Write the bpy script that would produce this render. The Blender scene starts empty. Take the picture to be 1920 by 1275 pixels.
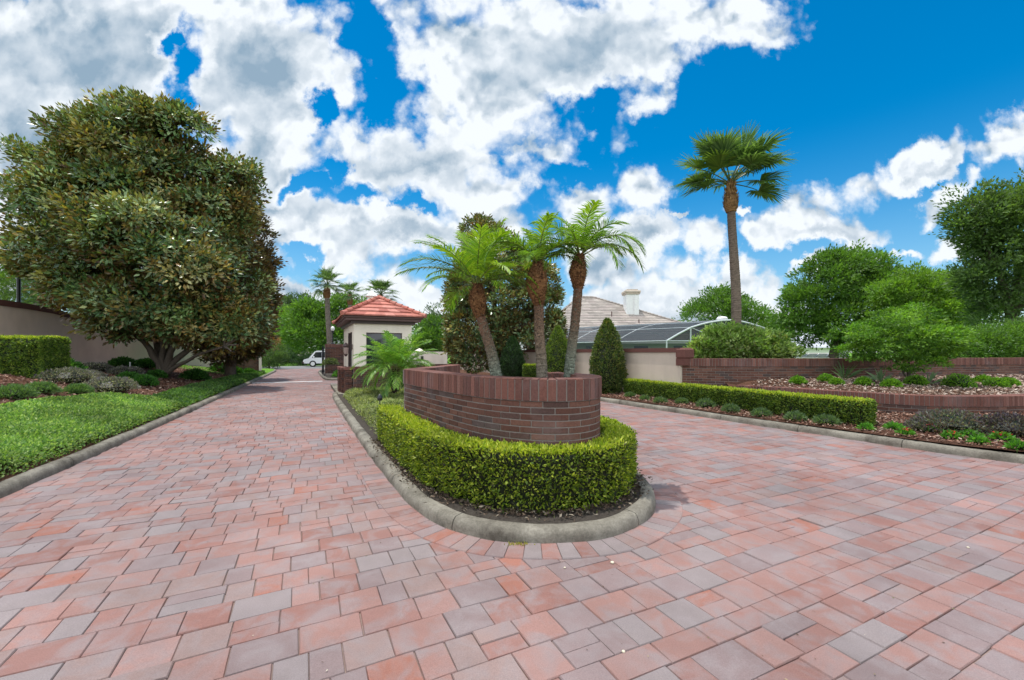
import bpy, math, random
import numpy as np
rng = np.random.default_rng(7); random.seed(7)
R = math.radians
C = bpy.context.scene.collection
sc = bpy.context.scene
# ------------------------------------------------------------------ camera
F, HZ, H = 795.0, 660.0, 1.45          # focal in photo pixels, horizon row, eye height
cam = bpy.data.cameras.new('camera'); cam.sensor_width = 36; cam.lens = F*36/1920
cam.shift_y = (HZ-637.5)/1920; cam.clip_end = 3000; cam.clip_start = .05
co = bpy.data.objects.new('camera', cam); C.objects.link(co)
co.location = (0, 0, H); co.rotation_euler = (R(90), 0, 0); sc.camera = co
sc.view_settings.view_transform = 'Standard'; sc.view_settings.look = 'None'
sc.view_settings.exposure = 0.58; sc.view_settings.gamma = 1
SUN_DIR = (-.14, .1, 1.0)
n_ = math.sqrt(sum(v*v for v in SUN_DIR)); SD = [v/n_ for v in SUN_DIR]
sun = bpy.data.lights.new('sun', 'SUN'); sun.energy = 2.9; sun.angle = R(.5); sun.color = (1, .955, .89)
so = bpy.data.objects.new('sun', sun); C.objects.link(so)
so.rotation_euler = (math.acos(SD[2]), 0, math.atan2(SD[0], -SD[1])+0.0)
from mathutils import Vector, Matrix
so.rotation_euler = Vector(SD).to_track_quat('Z', 'Y').to_euler()
# ------------------------------------------------------------------ world: sky and clouds
W = bpy.data.worlds.new('World'); sc.world = W; W.use_nodes = True
nt = W.node_tree; nt.nodes.clear(); ND = nt.nodes; LK = nt.links.new
def nd(tp, **k):
    x = ND.new(tp)
    for a, b in k.items(): setattr(x, a, b)
    return x
def mth(op, a, b=None, c=None, clamp=False):
    x = ND.new('ShaderNodeMath'); x.operation = op; x.use_clamp = clamp
    for i, v in enumerate((a, b, c)):
        if v is None: continue
        if isinstance(v, (int, float)): x.inputs[i].default_value = v
        else: LK(v, x.inputs[i])
    return x.outputs[0]
def mapr(v, a, b, c=0., d=1., smooth=True):
    x = ND.new('ShaderNodeMapRange'); x.interpolation_type = 'SMOOTHSTEP' if smooth else 'LINEAR'
    LK(v, x.inputs[0])
    for i, k in enumerate((a, b, c, d)): x.inputs[1+i].default_value = k
    return x.outputs[0]
def mixc(f, a, b, bt='MIX'):
    x = ND.new('ShaderNodeMix'); x.data_type = 'RGBA'; x.blend_type = bt
    if isinstance(f, (int, float)): x.inputs[0].default_value = f
    else: LK(f, x.inputs[0])
    for s, v in ((6, a), (7, b)):
        if isinstance(v, tuple): x.inputs[s].default_value = (*v, 1)
        else: LK(v, x.inputs[s])
    return x.outputs[2]
sky = nd('ShaderNodeTexSky', sky_type='NISHITA', sun_disc=False, sun_elevation=math.asin(SD[2]),
         sun_rotation=math.atan2(SD[0], SD[1]), air_density=1.0, dust_density=.3, ozone_density=2.5)
hs = nd('ShaderNodeHueSaturation'); hs.inputs['Saturation'].default_value = 1.6
hs.inputs['Hue'].default_value = .492; hs.inputs['Value'].default_value = .86
LK(sky.outputs[0], hs.inputs['Color'])
tc = nd('ShaderNodeTexCoord'); sx = nd('ShaderNodeSeparateXYZ'); LK(tc.outputs['Generated'], sx.inputs[0])
gx, gy, gz = sx.outputs
yy = mth('MAXIMUM', gy, .12)
cx_ = mth('DIVIDE', gx, yy); cz_ = mth('DIVIDE', gz, yy)
P_ = nd('ShaderNodeCombineXYZ'); LK(cx_, P_.inputs[0]); LK(cz_, P_.inputs[1]); P_ = P_.outputs[0]
def noise(vec, scale, detail, rough=.55, dist=0., off=(0, 0, 0)):
    m = nd('ShaderNodeMapping'); m.inputs['Location'].default_value = off; LK(vec, m.inputs[0])
    x = nd('ShaderNodeTexNoise', noise_dimensions='2D' if vec is P_ else '3D'); x.inputs['Scale'].default_value = scale; x.inputs['Detail'].default_value = detail
    x.inputs['Roughness'].default_value = rough; x.inputs['Distortion'].default_value = dist
    LK(m.outputs[0], x.inputs['Vector']); return x
wn = noise(P_, 4.2, 8, .62)
w1 = nd('ShaderNodeVectorMath', operation='SUBTRACT'); LK(wn.outputs['Color'], w1.inputs[0]); w1.inputs[1].default_value = (.5, .5, .5)
w2 = nd('ShaderNodeVectorMath', operation='SCALE'); LK(w1.outputs[0], w2.inputs[0]); w2.inputs['Scale'].default_value = .26
PW = nd('ShaderNodeVectorMath', operation='ADD'); LK(P_, PW.inputs[0]); LK(w2.outputs[0], PW.inputs[1]); PW = PW.outputs[0]
def field(blobs, k=.12):
    out = None
    for x, y, rx, ry, a in blobs:     # centre and radii given as photo-scale angles (tangent units * F)
        m = nd('ShaderNodeMapping', vector_type='TEXTURE')
        m.inputs['Location'].default_value = ((x-960)/F, (HZ-y)/F, 0)
        m.inputs['Rotation'].default_value = (0, 0, R(a)); m.inputs['Scale'].default_value = (rx/F, ry/F, 1)
        LK(PW, m.inputs[0])
        l = nd('ShaderNodeVectorMath', operation='LENGTH'); LK(m.outputs[0], l.inputs[0])
        v = l.outputs['Value']
        out = v if out is None else mth('SMOOTH_MIN', out, v, k)
    return mth('SUBTRACT', 1.0, out)
CL = [(170,60,360,190,0),(60,330,230,260,0),(480,110,130,230,8),(520,270,95,130,0),(440,400,170,110,0),(590,150,45,40,-20),
      (540,450,110,70,0),(690,420,150,65,-5),(860,400,120,85,0),(930,120,230,190,0),(1150,50,240,110,10),(1390,40,110,62,0),(1190,150,55,60,20),
      (800,190,110,130,20),(780,285,170,70,0),(900,330,90,60,0),(640,105,30,28,0),(560,560,130,60,0),(700,560,130,45,0),(640,500,120,45,0),
      (800,575,90,40,15),(900,480,60,45,0),(1080,385,115,78,0),(1215,365,58,62,0),(1150,470,110,90,0),(1210,560,60,60,0),(1310,575,170,55,5),(1320,470,60,45,10),
      (1400,590,110,60,0),(1550,415,118,48,12),(1450,452,50,38,0),(1745,290,112,38,32),(1900,285,75,52,35),(1790,378,62,24,25),
      (1500,520,60,12,10),(1270,415,34,9,10),(1430,400,16,12,0),(1820,470,50,20,0),(1650,470,90,12,8),(1385,530,55,30,15),(980,300,60,30,30)]
HO = [(350,135,34,62,-12),(300,110,20,20,0),(690,60,55,90,0),(700,180,72,50,-20),(590,215,26,30,0),(628,312,22,34,0),(690,368,68,24,-8),
      (570,352,52,16,12),(1110,215,90,40,25),(830,512,62,26,-5),(560,487,46,13,0),(760,390,20,20,0),(1080,300,120,28,10),(590,575,20,14,0)]
DK = [(130,110,260,130,0),(60,250,200,120,0),(480,130,120,110,0),(1080,90,160,100,10),(780,295,170,62,0),(780,460,160,28,0),
      (520,380,150,45,0),(1560,450,90,22,12),(1330,600,150,18,0),(500,560,110,25,0),(1180,460,90,25,20),(1120,560,90,24,0),(470,270,50,60,0),(1780,310,50,18,25)]
fld = field(CL); hol = field(HO); dk = field(DK, .3)
n1 = noise(P_, 8.0, 10, .6, .15).outputs[0]
n2 = noise(P_, 2.6, 4, .5).outputs[0]
def puff(vec, off=(0, 0, 0)):
    m = nd('ShaderNodeMapping'); m.inputs['Location'].default_value = off; LK(vec, m.inputs[0])
    x = nd('ShaderNodeTexVoronoi', feature='SMOOTH_F1', voronoi_dimensions='2D'); x.inputs['Scale'].default_value = 9.; x.inputs['Detail'].default_value = 2.5
    x.inputs['Roughness'].default_value = .55; x.inputs['Smoothness'].default_value = .35; LK(m.outputs[0], x.inputs['Vector']); return x.outputs['Distance']
P2 = nd('ShaderNodeVectorMath', operation='ADD'); w3 = nd('ShaderNodeVectorMath', operation='SCALE'); LK(w1.outputs[0], w3.inputs[0]); w3.inputs['Scale'].default_value = .1
LK(P_, P2.inputs[0]); LK(w3.outputs[0], P2.inputs[1]); P2 = P2.outputs[0]
pf = puff(P2)
dkm = mapr(mth('ADD', dk, mth('MULTIPLY', mth('SUBTRACT', n2, .5), .9)), -.85, 1.0)
fld = mth('ADD', fld, mth('MULTIPLY', dkm, .75))
dens = mth('ADD', mth('MULTIPLY', mth('SUBTRACT', .76, pf), .85), mth('MINIMUM', fld, mth('MULTIPLY', hol, -.95)))
dens = mth('ADD', dens, mth('MULTIPLY', mth('SUBTRACT', n1, .5), 1.5))
mask = mapr(dens, -.28, .5)
# haze veil; clouds for the unseen rest of the sky, cover raised for fill light
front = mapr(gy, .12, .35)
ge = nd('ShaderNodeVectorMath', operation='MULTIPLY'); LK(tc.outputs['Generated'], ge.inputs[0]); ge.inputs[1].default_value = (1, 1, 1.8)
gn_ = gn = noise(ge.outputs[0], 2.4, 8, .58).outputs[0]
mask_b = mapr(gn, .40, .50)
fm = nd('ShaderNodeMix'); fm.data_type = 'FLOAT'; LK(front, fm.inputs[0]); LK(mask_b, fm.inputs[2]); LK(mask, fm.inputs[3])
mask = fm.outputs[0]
lown = mapr(mth('ADD', gz, mth('MULTIPLY', n2, .08)), .02, .2, .55, 0.)
mask = mth('MAXIMUM', mask, mth('MULTIPLY', lown, mapr(n1, .35, .6, .55, 1.)))
# relief of the clouds: thick interiors and undersides go blue grey
na = mth('ADD', noise(P_, 5.0, 6, .5, .1).outputs[0], mth('MULTIPLY', pf, -.55))
nb = mth('ADD', noise(P_, 5.0, 6, .5, .1, off=(-.004, -.03, 0)).outputs[0], mth('MULTIPLY', puff(P2, (-.004, -.022, 0)), -.55))
rel = mth('MULTIPLY', mth('SUBTRACT', na, nb), 2.6)
thick = mth('ADD', mth('MULTIPLY', dkm, mapr(dens, .0, 1.9, 0, .98)), mapr(dens, .5, 1.8, 0, .1))
rel = mth('MULTIPLY', mth('MULTIPLY', rel, mapr(gz, .02, .22, .15, 1.)), mapr(dkm, 0., 1., 1., .35))
lum = mth('ADD', mth('SUBTRACT', mth('ADD', .93, rel), thick), mth('MULTIPLY', mth('SUBTRACT', n1, .5), .4), clamp=True)
ccol = mixc(lum, (1.75, 2.5, 3.25), (5.5, 5.8, 6.1))
hz = mapr(gz, 0.0, .42, 1., 0.)
skyc = mixc(mth('MULTIPLY', hz, .45), hs.outputs[0], (2.7, 4.2, 5.4))
ccol = mixc(front, (11.5, 12, 12.6), ccol)  # unseen clouds behind the camera, brightness added to fill camera-facing sides
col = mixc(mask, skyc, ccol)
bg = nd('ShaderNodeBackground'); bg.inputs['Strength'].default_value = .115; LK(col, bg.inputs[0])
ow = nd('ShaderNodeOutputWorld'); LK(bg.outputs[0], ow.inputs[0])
W.cycles.sampling_method = 'MANUAL'; W.cycles.sample_map_resolution = 512
# ------------------------------------------------------------------ coordinates
# s runs across the boulevard (to the right), u runs along it (away from the camera)
def su(s, u): return (.9*s-.4359*u, .4359*s+.9*u)
def tosu(x, y): return (.9*x+.4359*y, -.4359*x+.9*y)
def at(px, py, Y): return np.array(((px-960)/F*Y, Y, H-(py-HZ)/F*Y))     # a point Y metres off seen along a direction
DV = np.array((-.4359, .9, 0)); TV = np.array((.9, .4359, 0)); ZV = np.array((0, 0, 1.))
def zg(x, y):
    s, u = tosu(x, y)
    if s < -2.4: return min(.12+.2*max(0, -2.85-s), .95)*(1 if u < 31 else max(0, 1-(u-31)/4))
    if s > 7.85: return .14+.05*min(max(0, s-8.15), 3)
    return 0.
def hit(px, py, f=zg, y0=2., y1=70):
    Y = y0
    while Y < y1:
        p = at(px, py, Y)
        if p[2] <= f(p[0], p[1]): return p
        Y *= 1.004
    return p
# ------------------------------------------------------------------ mesh helpers
def fb(x, y, z=0., s=0):      # cheap smooth noise in [-1,1]
    a = np.sin(x*1.7+y*2.3+s*1.3+1.1)+np.sin(y*3.1-x*1.2+z*2.1+s)*.8+np.sin(z*3.7+x*2.9-s*2)*.7+np.sin((x+y+z)*5.3+s*3)*.4+np.sin(x*7.1-y*6.3+z*5.9+s)*.25
    return a/2.4
class MB:
    def __init__(s): s.v = []; s.c = []; s.q = []; s.t = []; s.mq = []; s.mt = []; s.n = 0
    def add(s, v, q=None, t=None, col=(1, 1, 1), mi=0):
        v = np.asarray(v, float).reshape(-1, 3); c = np.asarray(col, float)
        if c.ndim == 1: c = np.tile(c, (len(v), 1))
        s.v.append(v); s.c.append(c)
        if q is not None and len(q):
            q = np.asarray(q, int).reshape(-1, 4); s.q.append(q+s.n); s.mq.append(np.full(len(q), mi))
        if t is not None and len(t):
            t = np.asarray(t, int).reshape(-1, 3); s.t.append(t+s.n); s.mt.append(np.full(len(t), mi))
        s.n += len(v); return s
    def box(s, c, sz, ax=None, col=(1, 1, 1), mi=0, bev=0.):
        c = np.asarray(c, float); a = np.eye(3) if ax is None else np.asarray(ax, float)
        h = np.array(sz)/2
        if bev <= 0:
            k = np.array([(x, y, z) for z in (-1, 1) for x, y in ((-1, -1), (1, -1), (1, 1), (-1, 1))], float)*h
            return s.add(c+k@a, [(3, 2, 1, 0), (4, 5, 6, 7), (0, 1, 5, 4), (1, 2, 6, 5), (2, 3, 7, 6), (3, 0, 4, 7)], col=col, mi=mi)
        b = min(bev, *(h*.9)); L = []
        for z, i in ((-h[2], b), (-h[2]+b, 0), (h[2]-b, 0), (h[2], b)):
            for x, y in ((-1, -1), (1, -1), (1, 1), (-1, 1)): L.append((x*(h[0]-i), y*(h[1]-i), z))
        q = [(3, 2, 1, 0), (12, 13, 14, 15)]
        for r in range(3):
            for i in range(4): j = (i+1) % 4; q.append((r*4+i, r*4+j, r*4+4+j, r*4+4+i))
        return s.add(c+np.array(L)@a, q, col=col, mi=mi)
    def tube(s, P, rad, n=8, col=(1, 1, 1), mi=0, cap=True, prof=None):
        P = np.asarray(P, float); m = len(P); rad = np.broadcast_to(np.asarray(rad, float), (m,))
        T = np.gradient(P, axis=0); T /= np.linalg.norm(T, axis=1)[:, None]+1e-9
        up = np.array((0, 0, 1.)) if abs(T[0][2]) < .9 else np.array((1., 0, 0))
        V = []; A = np.cross(T[0], up); A /= np.linalg.norm(A)
        for i in range(m):
            A = A-T[i]*A.dot(T[i]); A /= np.linalg.norm(A); B = np.cross(T[i], A)
            th = np.arange(n)*2*math.pi/n
            rr = rad[i]*(1 if prof is None else prof(th, i))
            V.append(P[i]+(np.cos(th)*rr)[:, None]*A+(np.sin(th)*rr)[:, None]*B)
        V = np.concatenate(V); q = []
        for i in range(m-1):
            for j in range(n): k = (j+1) % n; q.append((i*n+j, i*n+k, i*n+n+k, i*n+n+j))
        t = []
        if cap:
            V = np.vstack([V, P[0], P[-1]])
            for j in range(n): k = (j+1) % n; t += [(m*n, k, j), (m*n+1, (m-1)*n+j, (m-1)*n+k)]
        return s.add(V, q, t, col, mi)
    def lathe(s, c, prof, n=16, col=(1, 1, 1), mi=0):      # prof: list of (r, z)
        V = []; q = []
        for r, z in prof:
            for j in range(n): a = 2*math.pi*j/n; V.append((c[0]+r*math.cos(a), c[1]+r*math.sin(a), c[2]+z))
        for i in range(len(prof)-1):
            for j in range(n): k = (j+1) % n; q.append((i*n+j, i*n+k, i*n+n+k, i*n+n+j))
        return s.add(V, q, None, col, mi)
    def poly(s, pts, col=(1, 1, 1), mi=0):                   # convex fan
        pts = np.asarray(pts, float); n = len(pts)
        return s.add(pts, None, [(0, i, i+1) for i in range(1, n-1)], col, mi)
    def grid(s, V, col=(1, 1, 1), mi=0):                     # V: (a,b,3)
        a, b = V.shape[:2]; i = np.arange(a*b).reshape(a, b)
        q = np.stack([i[:-1, :-1], i[1:, :-1], i[1:, 1:], i[:-1, 1:]], -1).reshape(-1, 4)
        return s.add(V.reshape(-1, 3), q, None, col, mi)
    def leaves(s, P, D, N, L, Wd, col, mi=0, droop=0., fold=.15):
        n = len(P); D = D/(np.linalg.norm(D, axis=1)[:, None]+1e-9); S = np.cross(D, N); S /= np.linalg.norm(S, axis=1)[:, None]+1e-9
        N = np.cross(S, D); L = np.broadcast_to(L, (n,))[:, None]; Wd = np.broadcast_to(Wd, (n,))[:, None]
        M = P+D*L*.45; dr = np.array((0, 0, -1.))*L*droop
        V = np.stack([P, M+S*Wd/2+N*Wd*fold, P+D*L+dr, M-S*Wd/2+N*Wd*fold], 1).reshape(-1, 3)
        q = np.arange(n*4).reshape(n, 4)
        return s.add(V, q, None, np.repeat(np.asarray(col).reshape(n, 3), 4, 0), mi)
    def build(s, name, mats, parent=None, smooth=False):
        me = bpy.data.meshes.new(name); V = np.concatenate(s.v); Cc = np.concatenate(s.c)
        Q = np.concatenate(s.q) if s.q else np.zeros((0, 4), int); T = np.concatenate(s.t) if s.t else np.zeros((0, 3), int)
        mi = np.concatenate([np.concatenate(s.mq) if s.mq else [], np.concatenate(s.mt) if s.mt else []]).astype(np.int32)
        org = np.zeros(3)
        me.vertices.add(len(V)); me.vertices.foreach_set('co', V.astype(np.float32).ravel())
        lv = np.concatenate([Q.ravel(), T.ravel()]).astype(np.int32)
        me.loops.add(len(lv)); me.loops.foreach_set('vertex_index', lv)
        me.polygons.add(len(Q)+len(T))
        st = np.concatenate([np.arange(len(Q))*4, len(Q)*4+np.arange(len(T))*3]).astype(np.int32)
        me.polygons.foreach_set('loop_start', st); me.polygons.foreach_set('material_index', mi)
        me.polygons.foreach_set('use_smooth', np.full(len(st), bool(smooth)))
        me.update(calc_edges=True)
        at_ = me.color_attributes.new('Col', 'FLOAT_COLOR', 'POINT')
        at_.data.foreach_set('color', np.hstack([Cc, np.ones((len(Cc), 1))]).astype(np.float32).ravel())
        for m in (mats if isinstance(mats, (list, tuple)) else [mats]): me.materials.append(m)
        o = bpy.data.objects.new(name, me); C.objects.link(o)
        if parent is not None:
            o.parent = parent; o.matrix_parent_inverse = Matrix.Translation(-parent.location)
        return o
def tag(o, label=None, cat=None, group=None, kind=None):
    if label: o['label'] = label
    if cat: o['category'] = cat
    if group: o['group'] = group
    if kind: o['kind'] = kind
    return o
def thing(name, loc, label, cat, group=None):
    o = bpy.data.objects.new(name, None); C.objects.link(o); o.location = [float(v) for v in loc]; o.empty_display_size = .2
    return tag(o, label, cat, group)
def copy_tree(o, parent=None):
    c = o.copy(); C.objects.link(c)
    if parent is not None: c.parent = parent
    for ch in o.children: copy_tree(ch, c)
    return c
# ------------------------------------------------------------------ materials
class Mt:
    def __init__(s, name):
        s.m = bpy.data.materials.new(name); s.m.use_nodes = True; s.t = s.m.node_tree; s.t.nodes.clear()
        s.out = s.n('ShaderNodeOutputMaterial'); s.b = s.n('ShaderNodeBsdfPrincipled'); s.l(s.b.outputs[0], s.out.inputs[0])
    def n(s, tp, **k):
        x = s.t.nodes.new(tp)
        for a, b in k.items(): setattr(x, a, b)
        return x
    def l(s, a, b): s.t.links.new(a, b)
    def attr(s): return s.n('ShaderNodeAttribute', attribute_name='Col').outputs['Color']
    def pos(s): return s.n('ShaderNodeNewGeometry').outputs['Position']
    def noise(s, sc_, det=4, rough=.6, vec=None, dist=0):
        x = s.n('ShaderNodeTexNoise'); x.inputs['Scale'].default_value = sc_; x.inputs['Detail'].default_value = det
        x.inputs['Roughness'].default_value = rough; x.inputs['Distortion'].default_value = dist
        s.l(vec if vec is not None else s.pos(), x.inputs['Vector']); return x.outputs[0]
    def ramp(s, v, stops):
        x = s.n('ShaderNodeValToRGB'); s.l(v, x.inputs[0]); e = x.color_ramp.elements
        while len(e) < len(stops): e.new(.5)
        for i, (p, c) in enumerate(stops): e[i].position = p; e[i].color = (*(c if isinstance(c, tuple) else (c,)*3), 1)
        return x.outputs[0]
    def mix(s, f, a, b, bt='MIX'):
        x = s.n('ShaderNodeMix', data_type='RGBA', blend_type=bt)
        for i, v in ((0, f), (6, a), (7, b)):
            if isinstance(v, tuple): x.inputs[i].default_value = (*v, 1)
            elif isinstance(v, (int, float)): x.inputs[i].default_value = v
            else: s.l(v, x.inputs[i])
        return x.outputs[2]
    def bump(s, h, st=.3, d=.01):
        x = s.n('ShaderNodeBump'); x.inputs['Strength'].default_value = st; x.inputs['Distance'].default_value = d
        s.l(h, x.inputs['Height']); s.l(x.outputs[0], s.b.inputs['Normal'])
    def set(s, col=None, rough=.7, spec=.3, metal=0):
        if isinstance(col, tuple): s.b.inputs['Base Color'].default_value = (*col, 1)
        elif col is not None: s.l(col, s.b.inputs['Base Color'])
        if isinstance(rough, (int, float)): s.b.inputs['Roughness'].default_value = rough
        else: s.l(rough, s.b.inputs['Roughness'])
        s.b.inputs['Specular IOR Level'].default_value = spec; s.b.inputs['Metallic'].default_value = metal
        return s.m
def plain(name, col, rough=.6, spec=.3, var=.12, sc_=6, bump=.1, metal=0):
    t = Mt(name); nz = t.noise(sc_, 5); f = t.ramp(nz, [(.3, 1-var*2), (.7, 1.)])
    t.bump(t.noise(sc_*12, 3), bump, .004); return t.set(t.mix(1, col, f, 'MULTIPLY'), rough, spec, metal)
def leafm(name, trans=.45, rough=.45, spec=.4, back=None, tcol=(1.25, 1.3, .45)):
    t = Mt(name); c = t.attr()
    c2 = c
    if back:
        g = t.n('ShaderNodeNewGeometry'); c2 = t.mix(g.outputs['Backfacing'], c, back)
    t.set(c2, rough, spec)
    tr = t.n('ShaderNodeBsdfTranslucent'); t.l(t.mix(1, c, tcol, 'MULTIPLY'), tr.inputs[0])
    ms = t.n('ShaderNodeMixShader'); ms.inputs[0].default_value = trans
    t.l(t.b.outputs[0], ms.inputs[1]); t.l(tr.outputs[0], ms.inputs[2]); t.l(ms.outputs[0], t.out.inputs[0]); return t.m
M = {}
t = Mt('paver_stone'); a = t.attr(); grey = t.mix(t.noise(1.9, 4, .6), (.22, .17, .172), (.265, .235, .23))
n = t.noise(5.5, 3, .6, dist=.6); f = t.ramp(n, [(.42, 0.), (.66, .72)])
c = t.mix(f, a, grey); c = t.mix(1, c, t.ramp(t.noise(180, 3, .7), [(.3, .78), (.7, 1.12)]), 'MULTIPLY')
c = t.mix(1, c, t.ramp(t.noise(.8, 5, .65), [(.3, .74), (.65, 1.05)]), 'MULTIPLY')
t.bump(t.noise(220, 3, .7), .35, .0025); M['paver'] = t.set(c, .75, .25)
t = Mt('joint_sand'); M['joint'] = t.set(t.mix(t.noise(30, 4), (.16, .112, .095), (.32, .24, .205)), .95, .1)
t = Mt('brick'); a = t.attr(); c = t.mix(1, a, t.ramp(t.noise(60, 4, .7), [(.3, .7), (.7, 1.25)]), 'MULTIPLY')
c = t.mix(t.ramp(t.noise(2.3, 4, .6), [(.55, 0.), (.8, .35)]), c, (.24, .2, .2)); t.bump(t.noise(110, 3, .7), .5, .003); M['brick'] = t.set(c, .85, .2)
t = Mt('mortar'); M['mortar'] = t.set(t.mix(t.noise(14, 4), (.15, .13, .115), (.26, .23, .205)), .95, .1)
t = Mt('kerb_concrete'); c = t.mix(t.ramp(t.noise(2.6, 7, .72), [(.32, 0.), (.66, 1.)]), (.085, .075, .06), (.27, .25, .205)); c = t.mix(1, c, t.ramp(t.noise(55, 5, .7), [(.3, .68), (.65, 1.08)]), 'MULTIPLY')
t.bump(t.noise(90, 5, .7), .6, .006); M['kerb'] = t.set(c, .9, .15)
t = Mt('mulch_ground'); c = t.mix(t.noise(45, 5, .7), (.035, .018, .012), (.17, .085, .055)); t.bump(t.noise(60, 5, .75), 1., .03); M['mulch'] = t.set(c, .95, .1)
t = Mt('bark_chip'); M['chip'] = t.set(t.mix(1, t.attr(), t.ramp(t.noise(90, 3), [(.3, .7), (.7, 1.2)]), 'MULTIPLY'), .9, .15)
t = Mt('lawn'); c = t.mix(t.noise(9, 5, .7), (.07, .17, .015), (.15, .30, .035)); t.bump(t.noise(120, 3), 1, .03); M['lawn'] = t.set(c, .9, .1)
t = Mt('soil'); c = t.mix(t.noise(25, 5, .7), (.03, .024, .02), (.11, .095, .08)); t.bump(t.noise(60, 5, .75), 1., .03); M['soil'] = t.set(c, .95, .1)
t = Mt('asphalt'); M['asphalt'] = t.set(t.mix(t.noise(60, 4), (.13, .13, .13), (.2, .2, .195)), .9, .2)
def stucco(name, c1, c2):
    t = Mt(name); c = t.mix(t.noise(.9, 5, .6), c1, c2)
    mp = t.n('ShaderNodeMapping'); mp.inputs['Scale'].default_value = (1.3, 1.3, .6); t.l(t.pos(), mp.inputs[0])
    c = t.mix(1, c, t.ramp(t.noise(1.5, 5, .6, vec=mp.outputs[0]), [(.3, .9), (.6, 1.02)]), 'MULTIPLY'); t.bump(t.noise(70, 4, .7), .45, .008)
    return t.set(c, .9, .15)
M['stucco'] = stucco('tan_stucco', (.44, .37, .30), (.56, .48, .40))
M['stucco_pink'] = stucco('pinkish_stucco', (.62, .50, .42), (.72, .60, .51))
M['cream'] = stucco('cream_paint', (.70, .63, .53), (.78, .72, .62))
M['cage'] = plain('cage_paint', (.52, .56, .58), .45, .3, .05); M['white'] = plain('white_paint', (.78, .78, .76), .5, .3, .05)
M['bronze'] = plain('dark_bronze', (.055, .032, .03), .45, .4, .1)
M['trim'] = plain('brown_trim', (.12, .07, .065), .6, .3, .1)
M['glass'] = Mt('dark_glass').set((.02, .025, .03), .06, .6)
M['black'] = plain('black_metal', (.012, .013, .015), .4, .5, .05)
t = Mt('terracotta'); c = t.mix(1, t.attr(), t.ramp(t.noise(9, 5, .7), [(.3, .72), (.7, 1.12)]), 'MULTIPLY'); t.bump(t.noise(60, 3), .3, .005); M['terra'] = t.set(c, .8, .2)
t = Mt('tan_roof_tile'); c = t.mix(1, t.attr(), t.ramp(t.noise(3, 5, .7), [(.3, .8), (.7, 1.08)]), 'MULTIPLY'); M['rooft'] = t.set(c, .85, .15)
t = Mt('tree_bark'); mp = t.n('ShaderNodeMapping'); mp.inputs['Scale'].default_value = (1, 1, .35); t.l(t.pos(), mp.inputs[0])
c = t.mix(t.noise(14, 6, .7, vec=mp.outputs[0]), (.04, .032, .026), (.18, .15, .12)); t.bump(t.noise(30, 6, .7, vec=mp.outputs[0]), 1, .03); M['bark'] = t.set(c, .95, .1)
t = Mt('palm_bark'); c = t.mix(1, t.attr(), t.ramp(t.noise(55, 5, .7), [(.3, .55), (.7, 1.3)]), 'MULTIPLY'); t.bump(t.noise(75, 5, .7), .8, .01); M['pbark'] = t.set(c, .95, .1)
M['leaf'] = leafm('green_leaf'); M['leaf_gloss'] = leafm('glossy_leaf', .28, .32, .5, back=(.115, .06, .028), tcol=(1.2, 1.1, .4))
M['palm'] = leafm('palm_leaflet', .38, .4, .45)
M['petal'] = leafm('petal', .3, .5, .2, tcol=(1, .8, .8))
t = Mt('window_screen'); tr = t.n('ShaderNodeBsdfTransparent'); ms = t.n('ShaderNodeMixShader'); ms.inputs[0].default_value = .74
t.set((.045, .055, .065), .8, .1); t.l(tr.outputs[0], ms.inputs[1]); t.l(t.b.outputs[0], ms.inputs[2]); t.l(ms.outputs[0], t.out.inputs[0]); M['screen'] = t.m
M['vanwhite'] = plain('vehicle_paint', (.80, .81, .82), .25, .5, .03, 2, 0)
M['rubber'] = plain('rubber', (.02, .02, .02), .8, .2, .1)
# ------------------------------------------------------------------ leaf sampling
def unit(v): return v/(np.linalg.norm(v, axis=-1, keepdims=True)+1e-9)
def rdir(n): return unit(rng.normal(size=(n, 3)))
def pal(n, cols, wts, var=.22):
    c = np.array(cols)[rng.choice(len(cols), n, p=np.array(wts)/sum(wts))]
    return np.clip(c*(1+rng.uniform(-var, var, (n, 1))), .003, .9)
GRN = ([(.06, .13, .02), (.09, .18, .028), (.14, .24, .04)], [4, 4, 2])
def path_len(P):
    P = np.asarray(P, float); d = np.r_[0, np.cumsum(np.linalg.norm(np.diff(P, axis=0), axis=1))]; return P, d
def resample(P, step):
    P, d = path_len(P); n = max(2, int(round(d[-1]/step))+1); x = np.linspace(0, d[-1], n)
    return np.stack([np.interp(x, d, P[:, k]) for k in range(P.shape[1])], 1)
def smooth_path(P, it=3):
    P = np.asarray(P, float)
    for _ in range(it):
        Q = P[:-1]*.75+P[1:]*.25; S = P[:-1]*.25+P[1:]*.75
        P = np.vstack([P[:1], np.stack([Q, S], 1).reshape(-1, P.shape[1])[1:-1], P[-1:]])
    return P
def normals2(P):
    T = unit(np.gradient(P[:, :2], axis=0)); return np.stack([-T[:, 1], T[:, 0]], 1)
def offset(P, d):
    Q = P.copy(); Q[:, :2] += normals2(P)*d; return Q
def pt_in(px, py, poly):
    px = np.asarray(px); py = np.asarray(py); r = np.zeros(px.shape, bool); n = len(poly)
    for i in range(n):
        x1, y1 = poly[i][:2]; x2, y2 = poly[(i+1) % n][:2]
        r ^= ((y1 > py) != (y2 > py)) & (px < (x2-x1)*(py-y1)/(y2-y1+1e-12)+x1)
    return r
# ================================================================== SETTING
b = MB(); b.add([(-600, -200, -.03), (600, -200, -.03), (600, 900, -.03), (-600, 900, -.03)], [(0, 1, 2, 3)])
tag(b.build('ground', M['lawn']), kind='structure')
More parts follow.
